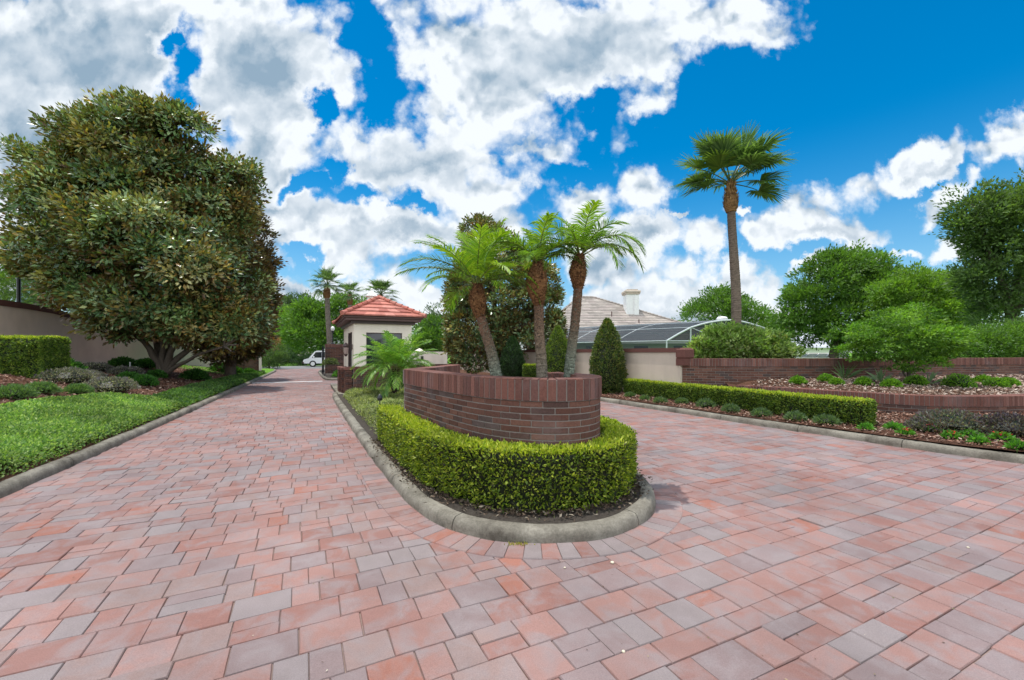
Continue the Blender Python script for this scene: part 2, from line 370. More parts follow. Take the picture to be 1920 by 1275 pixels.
# kerb lines (outer foot, on the paver side) in s, u
LK_ = np.array([(-2.9, -4), (-2.82, 3), (-2.73, 6), (-2.64, 8.2), (-2.52, 12.1), (-2.4, 18), (-2.26, 23.5), (-2.1, 31), (-2.0, 37.6), (-2.6, 39.6), (-4, 40.6)])
RK_ = np.array([(7.8, 24), (7.75, 14), (7.79, 9.3), (7.94, 7.3), (7.96, 5.8), (8.02, 4.9), (8.1, 4.15), (8.12, 2.9), (8.35, 2.06), (8.9, .6), (9.6, -1)])
IS_ = np.array([(1.25, 15.55), (.85, 15.5), (.72, 15.1), (.74, 9.9), (.776, 6.55), (.81, 5.22), (.855, 4.14), (.912, 3.7), (1.05, 3.27), (1.25, 3.0), (1.5, 2.82),
                (1.75, 2.70), (2.11, 2.62), (2.45, 2.68), (2.85, 2.88), (3.1, 3.15), (3.36, 3.55), (3.6, 4.15), (3.76, 5.), (3.86, 6.), (3.9, 9), (3.9, 19), (3.6, 19.5), (1.3, 19.6)])
I2_ = np.array([(3.9, 36), (3.9, 24), (3.5, 23.4), (2.2, 23.2), (1.4, 23.2), (.95, 23.6), (.82, 24.4), (.75, 27), (.7, 34), (1.1, 36), (2, 36.5)])
def world2(P): return np.array([su(*p) for p in P])
kl, kr, ki, k2 = [resample(smooth_path(world2(P), 2), .07) for P in (LK_, RK_, IS_, I2_)]
# pavers: real blocks in bands across the boulevard
isl = tosu(*ki.T); isl = np.stack(isl, 1); isl_out = offset(isl, .06)
b = MB(); b.add([(*su(-4.5, -4), -.012), (*su(14, -4), -.012), (*su(14, 41), -.012), (*su(-4.5, 41), -.012)], [(0, 1, 2, 3)])
tag(b.build('road_base', M['joint']), kind='structure')
PC = [(.305, .170, .145), (.285, .148, .125), (.325, .192, .168), (.235, .182, .18), (.25, .222, .22), (.265, .128, .105), (.275, .198, .18), (.33, .135, .095)]
PW_ = [22, 14, 15, 15, 9, 8, 12, 3]
cells = []
v = -3.6; wob = 0
while v < 41:
    wbar = .222 if random.random() < .8 else .15
    x = -4.4+random.random()*.3
    while x < 10.2:
        w = random.choice((.30, .222, .222, .15)) if wbar > .2 else random.choice((.222, .222, .30))
        if wbar > .2 and w > .2 and random.random() < .13:
            cells.append((x, x+w, v, v+wbar/2)); cells.append((x, x+w, v+wbar/2, v+wbar))
        else: cells.append((x, x+w, v, v+wbar))
        x += w
    v += wbar
cells = np.array(cells); cs = cells[:, :2].mean(1); cu = cells[:, 2:].mean(1)
# trim to the road
lk = np.stack(tosu(*kl.T), 1); rk = np.stack(tosu(*kr.T), 1)
sl = np.interp(cu, lk[:, 1], lk[:, 0])-.1; sr = np.interp(cu, rk[::-1, 1], rk[::-1, 0])+.1
allin = np.ones(len(cells), bool)
for a_, b_ in ((0, 2), (1, 2), (1, 3), (0, 3)): allin &= pt_in(cells[:, a_], cells[:, b_], isl_out)
keep = (cs > sl) & (cs < sr) & ~allin & ((cu < 38) | (cs < 30))
cells = cells[keep]; n = len(cells)
g = .0017; ch = .0045
def paver_mesh(mb, quad, col, z=0., zj=.0018):     # quad (n,4,2) in world xy, ccw
    n = len(quad); c0 = quad.mean(1, keepdims=True)
    d = unit(quad-c0); o = quad-d*g*1.4; i = quad-d*(g*1.4+ch*1.2)
    zt = z+rng.normal(0, zj, (n, 1))+rng.normal(0, .0007, (n, 4))
    O = np.dstack([o, zt-.007]); I = np.dstack([i, zt]); B = np.dstack([o, np.full((n, 4), -.02)])
    V = np.concatenate([I, O, B], 1).reshape(-1, 3); q = [(0, 1, 2, 3)]+[(4+j, 4+(j+1) % 4, (j+1) % 4, j) for j in range(4)]+[(8+j, 8+(j+1) % 4, 4+(j+1) % 4, 4+j) for j in range(4)]
    mb.add(V, (np.array(q)[None]+12*np.arange(n)[:, None, None]).reshape(-1, 4), None, np.repeat(col, 12, 0))
S = cells[:, [0, 1, 1, 0]]; U = cells[:, [2, 2, 3, 3]]
S = S+rng.normal(0, .0016, S.shape)+.012*np.sin(U*1.1); U = U+rng.normal(0, .0016, U.shape)+.016*np.sin(S*.9+1)+.008*np.sin(S*2.3)
quad = np.stack([.9*S-.4359*U, .4359*S+.9*U], -1)
PC = [tuple(.82*a_+.18*m_ for a_, m_ in zip(p_, (.285, .168, .147))) for p_ in PC]; PC = [tuple(.88*a_ for a_ in p_) for p_ in PC]; pc = pal(n, PC, PW_, .07)
b = MB(); paver_mesh(b, quad, pc)
# radial course of pavers round the island nose
ring_o = offset(ki, -.235); ring_i = offset(ki, .06)
m_ = (isl[:, 1] < 5.6); idx = np.where(m_)[0]; arc = np.r_[0, np.cumsum(np.linalg.norm(np.diff(ki[idx], axis=0), axis=1))]
xs = np.arange(0, arc[-1], .118)
def ipl(P, x): return np.stack([np.interp(x, arc, P[idx, k]) for k in (0, 1)], -1)
rq = np.stack([ipl(ring_i, xs[:-1]), ipl(ring_o, xs[:-1]), ipl(ring_o, xs[1:]), ipl(ring_i, xs[1:])], 1)
if np.cross(rq[0, 1]-rq[0, 0], rq[0, 2]-rq[0, 0]) < 0: rq = rq[:, ::-1]
paver_mesh(b, rq, pal(len(rq), PC, PW_, .1), .008, .0006)
tag(b.build('road', M['paver']), kind='structure')
b = MB(); b.box((*su(-.8, 23.0), .006), (3.0, .26, .014), (TV, DV, ZV)); b.box((*su(5.9, 23.0), .006), (3.6, .26, .014), (TV, DV, ZV))
tag(b.build('concrete_band', M['white']), kind='structure')
b = MB(); b.add([(*su(-60, 41), .004), (*su(60, 41), .004), (*su(60, 49), .004), (*su(-60, 49), .004)], [(0, 1, 2, 3)])
tag(b.build('cross_street', M['asphalt']), kind='structure')
# kerbs
def kerb(P, name, side, joint=1.6, hh=.108, w=.145):
    prof = [(0, -.02), (.002, .04), (.008, .065), (.02, .088), (.038, .104), (.06, hh), (.1, hh+.003), (w-.022, hh+.002), (w-.008, hh-.005), (w, .09), (w, -.02)]
    P, d = path_len(P); N = normals2(P)*side; mb = MB(); k0 = 0; nextj = joint
    def seg(i0, i1):
        if i1-i0 < 2: return
        V = np.stack([np.column_stack([P[i0:i1]+N[i0:i1]*(o_+.004*np.sin(d[i0:i1]*9+o_*30))[:, None], np.full(i1-i0, z_)+.004*np.sin(d[i0:i1]*3.1)*(z_ > 0)+rng.normal(0, .0012, i1-i0)]) for o_, z_ in prof], 1)
        # pull the ends in so that the joint is a real gap
        V[0] = V[0]+(V[1]-V[0])*.07; V[-1] = V[-1]+(V[-2]-V[-1])*.07; V[1] -= (0, 0, 0)
        mb.grid(V if side < 0 else V[:, ::-1]);
        for e, fl in ((V[0], 1), (V[-1], 0)):
            n_e = len(e); tt = [(0, j, j+1) for j in range(1, n_e-1)]; mb.add(e, None, tt)
    for i in range(1, len(P)):
        if d[i] > nextj or i == len(P)-1:
            seg(k0, i+1); k0 = i; nextj = d[i]+joint*random.uniform(.85, 1.15)
    # thin dark filler in the joints
    return tag(mb.build(name, M['kerb'], smooth=True), kind='structure')
kerb(kl, 'kerb', 1); kerb(kr, 'kerb', 1); kerb(ki, 'kerb', 1); kerb(k2, 'kerb', -1)
# island soil
def fillpoly(P, z, name, mat, ins=.1):
    Q = offset(P, ins); mb = MB(); c = Q.mean(0)
    V = [(c[0], c[1], z)]+[(p[0], p[1], z) for p in Q]; nn = len(Q)
    mb.add(V, None, [(0, 1+i, 1+(i+1) % nn) for i in range(nn)]); return tag(mb.build(name, mat), kind='structure')
fillpoly(ki, .09, 'island_soil', M['soil']); fillpoly(k2, .11, 'island_soil', M['soil'], -.1)
# left bed terrain
sg = np.r_[np.linspace(-2.3, -3.2, 7), np.linspace(-3.5, -14, 28)]; ug = np.linspace(-4, 40, 120)
V = np.zeros((len(sg), len(ug), 3))
for i, s_ in enumerate(sg):
    for j, u_ in enumerate(ug):
        e = np.interp(u_, lk[:, 1][:-14], lk[:, 0][:-14]); so_ = e-.12-(-2.3-s_)
        x, y = su(so_, u_); V[i, j] = (x, y, max(.105, zg(x, y)-.012)+.02*fb(x*2, y*2)*(i > 5))
b = MB(); b.grid(V[:, :82]); tag(b.build('mulch_bed', M['mulch']), kind='structure')
b = MB(); b.grid(V[:, 81:]+(0, 0, .006)); tag(b.build('lawn_strip', M['lawn']), kind='structure')
# right bed terrain
V = np.zeros((30, 90, 3)); ug = np.linspace(-1, 34, 90)
for i in range(30):
    for j, u_ in enumerate(ug):
        e = np.interp(u_, rk[::-1, 1], rk[::-1, 0])+.1; x, y = su(e+i*.28, u_); V[i, j] = (x, y, max(.11, zg(x, y)-.012)+.015*fb(x*2, y*2)*(i > 1))
b = MB(); b.grid(V[:, ::-1]); tag(b.build('mulch_bed', M['mulch']), kind='structure')
# ------------------------------------------------------------------ bricks
BC = [(.10, .046, .034), (.122, .057, .041), (.075, .042, .035), (.135, .065, .047), (.08, .055, .049)]
SC_ = [(.14, .06, .046), (.165, .074, .057), (.118, .056, .046), (.18, .088, .07)]
BW = [5, 5, 3, 3, 2]
def pris(mb, P, N, d, a_, e_, z0, z1, th, col, k=3, bev=.003):
    x = np.linspace(a_, e_, k); p = np.stack([np.interp(x, d, P[:, i]) for i in (0, 1)], 1); n_ = unit(np.stack([np.interp(x, d, N[:, i]) for i in (0, 1)], 1))
    V = []
    for z_, i_ in ((z0, bev), (z0+bev, 0), (z1-bev, 0), (z1, bev)):
        q = p.copy(); t0 = unit(p[-1]-p[0]); q[0] = p[0]+t0*i_; q[-1] = p[-1]-t0*i_
        pl_ = np.vstack([q+n_*(th/2-i_), (q-n_*(th/2-i_))[::-1]]); V.append(np.column_stack([pl_, np.full(2*k, z_)]))
    V = np.concatenate(V); m = 2*k; q = [(r*m+i, r*m+(i+1) % m, (r+1)*m+(i+1) % m, (r+1)*m+i) for r in range(3) for i in range(m)]
    q += [(3*m+i, 3*m+i+1, 3*m+m-2-i, 3*m+m-1-i) for i in range(k-1)]+[(m-1-i, m-2-i, i+1, i) for i in range(k-1)]
    mb.add(V, q, None, col)
def brick_run(mb, P, z0, z1, th, course=.064, bl=.2, gap=.0095, closed_ends=True):
    P, d = path_len(P); N = normals2(P); k = 0; z = z0; Ltot = d[-1]
    while z < z1-.01:
        h = min(course, z1-z); x = -(k % 2)*bl/2+random.uniform(-.004, .004)
        while x < Ltot:
            a_ = max(x, 0)+gap/2; e_ = min(x+bl, Ltot)-gap/2
            if e_-a_ > .02: pris(mb, P, N, d, a_, e_, z+gap/2, z+h-gap/2, th+rng.uniform(-.001, .004), pal(1, BC, BW, .15)[0], 5)
            x += bl
        z += course; k += 1
def soldier_run(mb, P, z, hh, th, bw=.066, gap=.0095, col=None):
    P, d = path_len(P); N = normals2(P); n = int(round(d[-1]/bw)); bw = d[-1]/n
    for i in range(n):
        pris(mb, P, N, d, i*bw+gap/2, (i+1)*bw-gap/2, z, z+hh+rng.uniform(-.0015, .0015), th+rng.uniform(-.003, .003), pal(1, col or SC_, [4, 4, 3, 2], .16)[0], 2, .004)
def core(mb, P, z0, z1, th, mi=0, col=(1, 1, 1)):
    P = np.asarray(P, float); N = normals2(P)*th/2; f0 = z0 if callable(z0) else (lambda t_: z0); f1 = z1 if callable(z1) else (lambda t_: z1)
    tt = path_len(P)[1]; tt = tt/tt[-1]
    lo = np.array([f0(t_) for t_ in tt]); hi = np.array([f1(t_) for t_ in tt])
    V = np.stack([np.column_stack([P+N, lo]), np.column_stack([P+N, hi]), np.column_stack([P-N, hi]), np.column_stack([P-N, lo])], 1)
    mb.grid(V, col, mi)
    mb.add(V[0], [(0, 1, 2, 3)], None, col, mi); mb.add(V[-1], [(3, 2, 1, 0)], None, col, mi)
def brick_wall(name, P, z0, z1, th, label, cat='wall', cap_h=.21, cap_over=.03, bl=.2, course=.064, group=None):
    P3 = resample(P, .03 if name == 'brick_planter' else .1); t_ = thing(name, (*P3[0], z0), label, cat, group); ct_ = .01; z0b = z1-cap_h-math.ceil((z1-cap_h-z0)/course)*course
    mb = MB(); core(mb, P3, z0b, z1-cap_h-.004, th-ct_); w = mb.build('mortar', M['mortar'], t_)
    mb = MB(); brick_run(mb, P3, z0b, z1-cap_h-.001, th, course, bl); mb.build('brickwork', M['brick'], t_)
    mb = MB(); core(mb, P3, z1-cap_h, z1-.012, th+cap_over-.009); core_o = mb.build('cap_mortar', M['mortar'], t_)
    mb = MB(); soldier_run(mb, P3, z1-cap_h+.002, cap_h-.002, th+cap_over); mb.build('cap', M['brick'], t_)
    return t_
# planter on the island nose: crescent of brick
pl_su = [(2.45, 7.9), (2.15, 7.35), (1.55, 6.55), (1.21, 6.03), (1.27, 5.4), (1.36, 4.6), (1.48, 3.85), (1.7, 3.42), (2.0, 3.17), (2.3, 3.15), (2.58, 3.3), (2.76, 3.6), (2.8, 3.95), (2.72, 4.35)]
A_ = world2(pl_su[3:]); A_ = smooth_path(A_, 3); B_ = world2(pl_su[:4])
PL = np.vstack([smooth_path(B_, 1)[:-1], A_]); PLo = resample(PL, .05); PLc = offset(PLo, .13 if False else .0)
# centreline is inset by half the thickness
cen = np.array(su(2.1, 4.6)); nn = normals2(PLo); sgn = np.sign(((cen-PLo)*nn).sum(1).mean()); PLc = PLo+nn*sgn*.12
brick_wall('brick_planter', PLc, .09, 1.21, .21, 'curved dark red brick planter with upright brick rim round three palms', 'planter', cap_h=.2, cap_over=.03, bl=.188, course=.0585)
mb = MB(); Q = PLc[10:]; c = np.array(su(2.2, 4.7)); pts = [(c[0], c[1], .75)]+[(q[0], q[1], .7) for q in Q]; back = [su(2.9, 6.5), su(2.5, 7.7)]
pts += [(q[0], q[1], .5) for q in back]; k_ = len(pts)-1
mb.add(pts, None, [(0, 1+i, 1+(i+1) % k_) for i in range(k_)]); tag(mb.build('planter_soil', M['soil']), kind='structure')
# tall brick wall on the right, terrace wall in front of it
TW = smooth_path([(4.55, 11.35), (6.0, 10.85), (8, 11.0), (11, 11.8), (15.5, 12.8), (22, 14)], 2)
brick_wall('brick_wall', TW, .25, 1.28, .24, 'long tall dark brick wall behind the raised bed on the right', 'wall', cap_h=.2)
TR = smooth_path([(5.75, 10.75), (5.93, 10.5), (6.4, 10), (6.87, 9.3), (7.25, 8.8), (7.6, 8.4), (8.07, 8.12), (8.78, 8.05), (9.84, 8.2), (12, 9), (14.5, 10.6)], 2)
brick_wall('terrace_wall', TR, .1, .62, .24, 'low curved brick retaining wall in front of the raised mulch bed', 'wall', cap_h=.2)
def zt(x, y):
    yf = np.interp(x, TR[:, 0], TR[:, 1]); yb = np.interp(x, TW[:, 0], TW[:, 1]); return .575+.21*min(1, max(0, (y-yf)/(yb-yf+.01)))
xs_ = np.linspace(5.5, 20, 60); V = np.zeros((60, 14, 3))
for i, x in enumerate(xs_):
    yf = np.interp(x, TR[:, 0], TR[:, 1]); yb = np.interp(x, TW[:, 0], TW[:, 1])
    for j in range(14): y = yf+(yb-yf)*j/13; V[i, j] = (x, y, zt(x, y)+.01*fb(x*3, y*3))
b = MB(); b.grid(V); tag(b.build('terrace_mulch', M['mulch']), kind='structure')
# stucco boundary walls with brick caps
def stucco_wall(name, P, z0, z1, th, label, mat, cap=.1):
    P = resample(P, .25); f1 = z1 if callable(z1) else (lambda t_: z1); t_ = thing(name, (*P[0], z0), label, 'wall')
    mb = MB(); core(mb, P, z0, lambda q: f1(q)-cap, th); mb.build('stucco_face', mat, t_)
    mb = MB(); core(mb, P, lambda q: f1(q)-cap+.001, f1, th+.07); 
    mb.build('cap', M['capm'], t_); return t_
t = Mt('cap_brick'); t.set(t.mix(t.noise(25, 4), (.07, .03, .026), (.17, .075, .06)), .85, .2); M['capm'] = t.m
stw = stucco_wall('stucco_wall', smooth_path(world2([(9.02, 8.15), (9.3, 11), (9.8, 16), (10, 30)]), 2), .1, 1.56, .22, 'tan stucco wall with brick cap behind the cone shrubs', M['stucco'], .12)
mb = MB(); e = np.array(su(9.02, 8.15)); mb.box((e[0]+.02, e[1]-.02, 1.41), (.34, .3, .3), (TV, DV, ZV), bev=.05); mb.box((e[0]+.0, e[1]-.0, 1.19), (.27, .29, .2), (TV, DV, ZV), bev=.01); mb.build('brick_end', M['capm'], stw)
zt1 = lambda q: float(np.interp(q, [0, .28, .36, .5, .65, 1], [3.25, 3.2, 3.15, 2.75, 2.2, 1.55]))
LW = smooth_path([(-16.3, 11.0), (-17.4, 14.5), (-18.3, 17.4), (-18.6, 20.5), (-18.0, 24), (-17.2, 26.9)], 2)
stucco_wall('stucco_wall', LW, .4, zt1, .22, 'pinkish stucco wall with dark sloping cap behind the big magnolia', M['stucco_pink'], .2)
# gate walls at the far end of the entry
def seg(s0, u0, s1, u1): return np.array([su(s0, u0), su(s1, u1)])
brick_wall('gate_wall', seg(-4.9, 31.2, -2.65, 31.0), .3, 1.62, .4, 'brick gate wall at the end of the left bed beside the road', 'wall', bl=.3, course=.09)
brick_wall('gate_wall', seg(1.05, 29.4, 5.2, 29.4), .05, 1.95, .5, 'tall brick gate pier wall beyond the guardhouse', 'wall', bl=.3, course=.09)
brick_wall('low_wall', seg(1.6, 26.3, 3.7, 26.3), .05, .62, .4, 'low brick planter wall in front of the tall gate pier', 'wall', bl=.3, course=.09, cap_h=.12)
# right gate wall, far off behind the magnolia: stucco panel on a brick base
gw = thing('gate_wall', (*su(6.9, 31.6), 0), 'cream gate wall with brick base seen past the palm bush', 'wall')
mb = MB(); mb.box((*su(8.3, 31.6), 1.0), (2.8, .4, .95), (TV, DV, ZV)); mb.build('stucco_panel', M['cream'], gw)
mb = MB(); brick_run(mb, resample(seg(6.9, 31.6, 9.9, 31.6), .2), .02, .54, .48, .09, .3); mb.build('brick_base', M['brick'], gw)
mb = MB(); mb.lathe((*su(7.6, 31.6), 1.48), [(.42, 0), (.3, .1), (.12, .2), (.02, .25)], 4); mb.build('cap', M['cream'], gw)
mb = MB(); mb.box((*su(7.75, 31.37), 1.0), (.2, .02, .28), (TV, DV, ZV)); mb.build('plaque', M['black'], gw)
# ================================================================== BUILDINGS
def roof_plane(mb, e0, e1, r0, r1, n, lip=.03, cols=None, tile=.3, var=.12):
    e0, e1, r0, r1 = [np.asarray(p, float) for p in (e0, e1, r0, r1)]
    cols = cols or [(.52, .16, .10)]
    for k in range(n):
        a_, b_ = k/n, (k+1)/n
        A0, A1 = e0+(r0-e0)*a_, e1+(r1-e1)*a_; B0, B1 = e0+(r0-e0)*b_, e1+(r1-e1)*b_
        m = max(1, int(np.linalg.norm(A1-A0)/tile)); up = np.array((0, 0, lip))
        off = .5*(k % 2)
        cuts = sorted(set([0, 1]+[min(1, max(0, (j+off)/m)) for j in range(m+1)]))
        for j in range(len(cuts)-1):
            f0, f1 = cuts[j], cuts[j+1]
            c = pal(1, cols, [1]*len(cols), var)[0]; z_ = up+np.array((0, 0, random.uniform(-.15, .15)*lip))
            p = [A0+(A1-A0)*f0+z_, A0+(A1-A0)*f1+z_, B0+(B1-B0)*f1, B0+(B1-B0)*f0]
            mb.add(p, [(0, 1, 2, 3)], None, c); mb.add([p[0]-z_, p[1]-z_, p[1], p[0]], [(0, 1, 2, 3)], None, c*.9)
# ---- guardhouse
G0, G1, U0, U1 = 1.35, 3.19, 14.35, 18.35
gh = thing('guardhouse', (*su((G0+G1)/2, (U0+U1)/2), 0), 'small cream guardhouse with red tile roof between the two lanes', 'guardhouse')
AX = (TV, DV, ZV); M['cap_glass'] = plain('lantern_glass', (.30, .22, .2), .2, .5, .1)
def gb(mb, s0, s1, u0, u1, z0, z1, **k): return mb.box((*su((s0+s1)/2, (u0+u1)/2), (z0+z1)/2), (s1-s0, u1-u0, z1-z0), AX, **k)
WT = 2.43
mb = MB(); w = .15
gb(mb, G0, G0+.38, U0, U0+w, .98, WT); gb(mb, G1-.32, G1, U0, U0+w, .98, WT); gb(mb, G0+.38, G1-.32, U0, U0+w, 2.08, WT)      # front
gb(mb, G0, G0+w, U0+w, U0+.55, .05, WT); gb(mb, G0, G0+w, U0+.55, U1-2.0, 2.12, WT); gb(mb, G0, G0+w, U1-2.0, U1, .05, WT)     # road side with door
gb(mb, G1-w, G1, U0+w, U1, .05, WT); gb(mb, G0+w, G1-w, U1-w, U1, .05, WT)
mb.build('wall', M['cream'], gh)
mb = MB(); P = seg(G0-.02, U0+.06, G1+.02, U0+.06); brick_run(mb, resample(P, .2), .05, .9, .24, .064, .2); soldier_run(mb, resample(P, .2), .9, .09, .3)
mb.build('wainscot', M['brick'], gh)
mb = MB(); core(mb, P, .05, .92, .22); mb.build('mortar', M['mortar'], gh)
mb = MB(); gb(mb, G0+.36, G1-.30, U0+.05, U0+.07, .98, 2.1); wn_ = mb.build('window', M['glass'], gh)
mb = MB(); gb(mb, G0+.36, G1-.30, U0+.02, U0+.05, 2.05, 2.1, bev=.004); gb(mb, G0+.36, G0+.4, U0+.02, U0+.05, .98, 2.05); gb(mb, G1-.34, G1-.3, U0+.02, U0+.05, .98, 2.05); gb(mb, G0+1.02, G0+1.05, U0+.02, U0+.05, .98, 2.05); mb.build('frame', M['bronze'], wn_)
mb = MB(); gb(mb, G0+.05, G0+.09, U0+.55, U1-2., .05, 2.12); dr = mb.build('door', M['glass'], gh)
mb = MB()
for uu in (U0+.56, U0+1.05, U1-2.06): gb(mb, G0+.0, G0+.05, uu, uu+.07, .05, 2.12)
mb.build('frame', M['bronze'], dr)
mb = MB(); gb(mb, G0+.01, G0+.04, U0+.72, U0+.82, .1, 1.5); mb.build('handle', M['white'], dr)
mb = MB(); E0, E1, V0, V1 = 1.0, 3.54, 14.0, 18.7; ze = 2.5
gb(mb, E0+.04, E1-.04, V0+.04, V1-.04, ze+.03, ze+.1, bev=.01); gb(mb, E0+.09, E1-.09, V0+.09, V1-.09, ze-.045, ze+.028); mb.build('fascia', M['trim'], gh)
mb = MB(); gb(mb, G0-.1, G1+.1, U0-.1, U1+.1, ze-.14, ze-.047); mb.build('soffit_board', M['bronze'], gh)
zr = 3.32; sm = (E0+E1)/2; hw = (E1-E0)/2+.03
def p3(s, u, z): return np.array((*su(s, u), z))
c4 = [p3(E0-.03, V0-.03, ze+.1), p3(E1+.03, V0-.03, ze+.1), p3(E1+.03, V1+.03, ze+.1), p3(E0-.03, V1+.03, ze+.1)]
ra, rb = p3(sm, V0+hw, zr), p3(sm, V1-hw, zr)
TC = [(.38, .13, .098), (.43, .16, .122), (.33, .11, .085), (.45, .19, .15)]
mb = MB()
for e0, e1, r0, r1 in ((c4[0], c4[1], ra, ra+TV*.01), (c4[1], c4[2], ra, rb), (c4[2], c4[3], rb, rb), (c4[3], c4[0], rb, ra)): roof_plane(mb, e0, e1, r0, r1, 5, .045, TC, .32)
rf = mb.build('roof', M['terra'], gh)
mb = MB()
def hip_tiles(mb, a_, b_, n, r=.075, cols=TC):
    for k in range(n):
        p = a_+(b_-a_)*(k/n); q = a_+(b_-a_)*((k+1.12)/n); mb.tube([p+(0, 0, .05), q+(0, 0, .035)], [r, r*.72], 10, pal(1, cols, [1]*len(cols), .1)[0])
for a_, b_ in ((c4[0], ra), (c4[1], ra), (c4[2], rb), (c4[3], rb)): hip_tiles(mb, a_, b_, 8)
hip_tiles(mb, ra, rb, 7); mb.build('ridge_tiles', M['terra'], rf)
mb = MB(); mb.lathe(p3(sm, 17.1, zr-.05), [(.17, 0), (.17, .3), (.25, .31), (.25, .35), (.13, .43), (.06, .53), (.03, .56), (.045, .6), (.0, .66)], 8); mb.build('finial', M['white'], rf)
mb = MB(); lp = p3(G0-.02, U0+.2, 1.62); mb.box(lp+TV*-.03, (.06, .1, .16), AX); mb.tube([lp, lp-TV*.12+(0, 0, .1), lp-TV*.2+(0, 0, .06)], .012, 6)
lc = lp-TV*.2; mb.lathe(lc+(0, 0, -.26), [(.03, -.05), (.06, 0), (.085, .26), (.11, .28), (.05, .36), (.0, .4)], 6); mb.build('lantern', M['bronze'], gh)
mb = MB(); mb.lathe(lc+(0, 0, -.25), [(.068, .02), (.088, .22)], 6); mb.build('lantern_glass', M['cap_glass'], gh)
# brick pilasters stepping out at the road-side corner, and their low wall
pw = thing('brick_pilaster', (*su(1.02, 15), 0), 'stepped low brick pilaster wall at the road corner of the guardhouse', 'wall')
mb = MB()
for s0, s1, u0, u1, z1 in ((.98, 1.24, 15.3, 16.0, .95), (1.03, 1.25, 14.9, 15.26, .95), (1.1, 1.32, 14.42, 14.86, .97)):
    brick_run(mb, resample(seg(s0, u0, s1, u0), .1), .03, z1-.1, .12, .064, .2)
    brick_run(mb, resample(seg(s0+.05, u0+.06, s0+.05, u1), .1), .03, z1-.1, .12, .064, .2)
    gb(mb, s0-.02, s1+.02, u0-.07, u1, z1-.1, z1, bev=.01, col=(.17, .075, .06))
mb.build('brickwork', M['brick'], pw)
mb = MB(); gb(mb, .9, 3.6, 14.5, 19.3, .03, .115); tag(mb.build('pavement', M['kerb']), kind='structure')
# ---- iron gate leaf standing open beside the gate pier, lamp on the pier, gate post on the left
ig = thing('iron_gate', (*su(.98, 28.9), .12), 'black iron bar gate folded open against the tall gate pier', 'gate')
mb = MB()
for k in range(9): p = np.array((*su(.96-.02*k, 28.9-.28*k), .16)); mb.tube([p, p+(0, 0, 1.55+.12*math.sin(k/8*3.14))], .014, 5)
mb.build('bars', M['black'], ig)
mb = MB()
for z_ in (.22, 1.1, 1.6): mb.tube([np.array((*su(.96, 28.9), z_)), np.array((*su(.80, 26.6), z_))], .022, 5)
mb.build('rails', M['black'], ig)
gp = thing('gate_post', (*su(-2.6, 30.6), .1), 'pale square gate post at the end of the left brick gate wall', 'post')
mb = MB(); mb.box((*su(-2.6, 30.6), .85), (.14, .14, 1.65), AX, bev=.01); mb.build('shaft', M['cream'], gp)
mb = MB(); mb.box((*su(-2.6, 30.6), 1.7), (.2, .2, .05), AX, bev=.01); mb.build('cap', M['cream'], gp)
lpo = np.array((*su(1.5, 29.4), 1.95)); lm = thing('pier_lamp', lpo, 'white globe lamp on a black stem on the gate pier', 'lamp')
mb = MB(); mb.lathe(lpo, [(.12, 0), (.12, .05), (.035, .1), (.03, .75), (.1, .8), (.1, .84)], 10); mb.build('stem', M['black'], lm)
mb = MB(); mb.lathe(lpo+(0, 0, .84), [(.05, 0), (.1, .06), (.12, .14), (.1, .24), (.04, .3), (0, .32)], 14); mb.build('globe', M['white'], lm, True)
# ---- tan roofed house on the right
RC = [(.30, .265, .235), (.35, .31, .275), (.27, .24, .215), (.32, .275, .25)]
hs_ = thing('house', (12, 50, 0), 'white house with large tan tiled hip roof behind the stucco wall', 'house')
e = [np.array(p, float) for p in ((1.2, 42, 2.5), (22.9, 42, 2.5), (22.9, 60, 2.5), (1.2, 60, 2.5))]; r0, r1 = np.array((8.0, 50.5, 7.95)), np.array((9.7, 50.5, 7.95))
mb = MB()
for a_, b_, c_, d_ in ((e[0], e[1], r0, r1), (e[1], e[2], r1, r1), (e[2], e[3], r1, r0), (e[3], e[0], r0, r0)): roof_plane(mb, a_, b_, c_, d_, 26, .055, RC, .9, .1)
rf = mb.build('roof', M['rooft'], hs_)
mb = MB(); hip_tiles(mb, e[1], r1, 40, .13, RC); hip_tiles(mb, e[0], r0, 30, .13, RC); hip_tiles(mb, r0, r1, 4, .13, RC); mb.build('ridge_tiles', M['rooft'], rf)
mb = MB(); cp = at(1183, 595, 47.5); cz = cp[2]
mb.box((cp[0], 47.5, cz+.9), (1.35, 1.3, 3.2)); mb.box((cp[0]+.42, 46.78, cz+.8), (.5, .14, 2.9)); ch_ = mb.build('chimney', M['white'], rf)
mb = MB(); mb.box((cp[0], 47.5, cz+2.56), (1.62, 1.56, .12), bev=.03); mb.box((cp[0], 47.5, cz+2.78), (1.72, 1.66, .3), bev=.06); mb.box((cp[0], 47.5, cz+3.0), (1.2, 1.2, .13)); mb.build('chimney_cap', M['stucco'], ch_)
for px_, py_ in ((1147, 588), (1198, 603)): mb = MB(); p = at(px_, py_, 45.2); mb.tube([p-(0, 0, .3), p+(0, 0, .22)], .06, 8); mb.build('vent_pipe', M['trim'], rf)
mb = MB(); mb.box((12, 51, 1.2), (20, 16.5, 2.4)); mb.build('wall', M['white'], hs_)
mb = MB(); mb.box((12.05, 41.93, 2.4), (21.8, .12, .22)); mb.build('gutter', M['white'], hs_)
for x in (5.5, 8.2, 13, 17): mb = MB(); mb.box((x, 42.72, 1.4), (1.4, .06, 1.3)); mb.build('window', M['glass'], hs_)
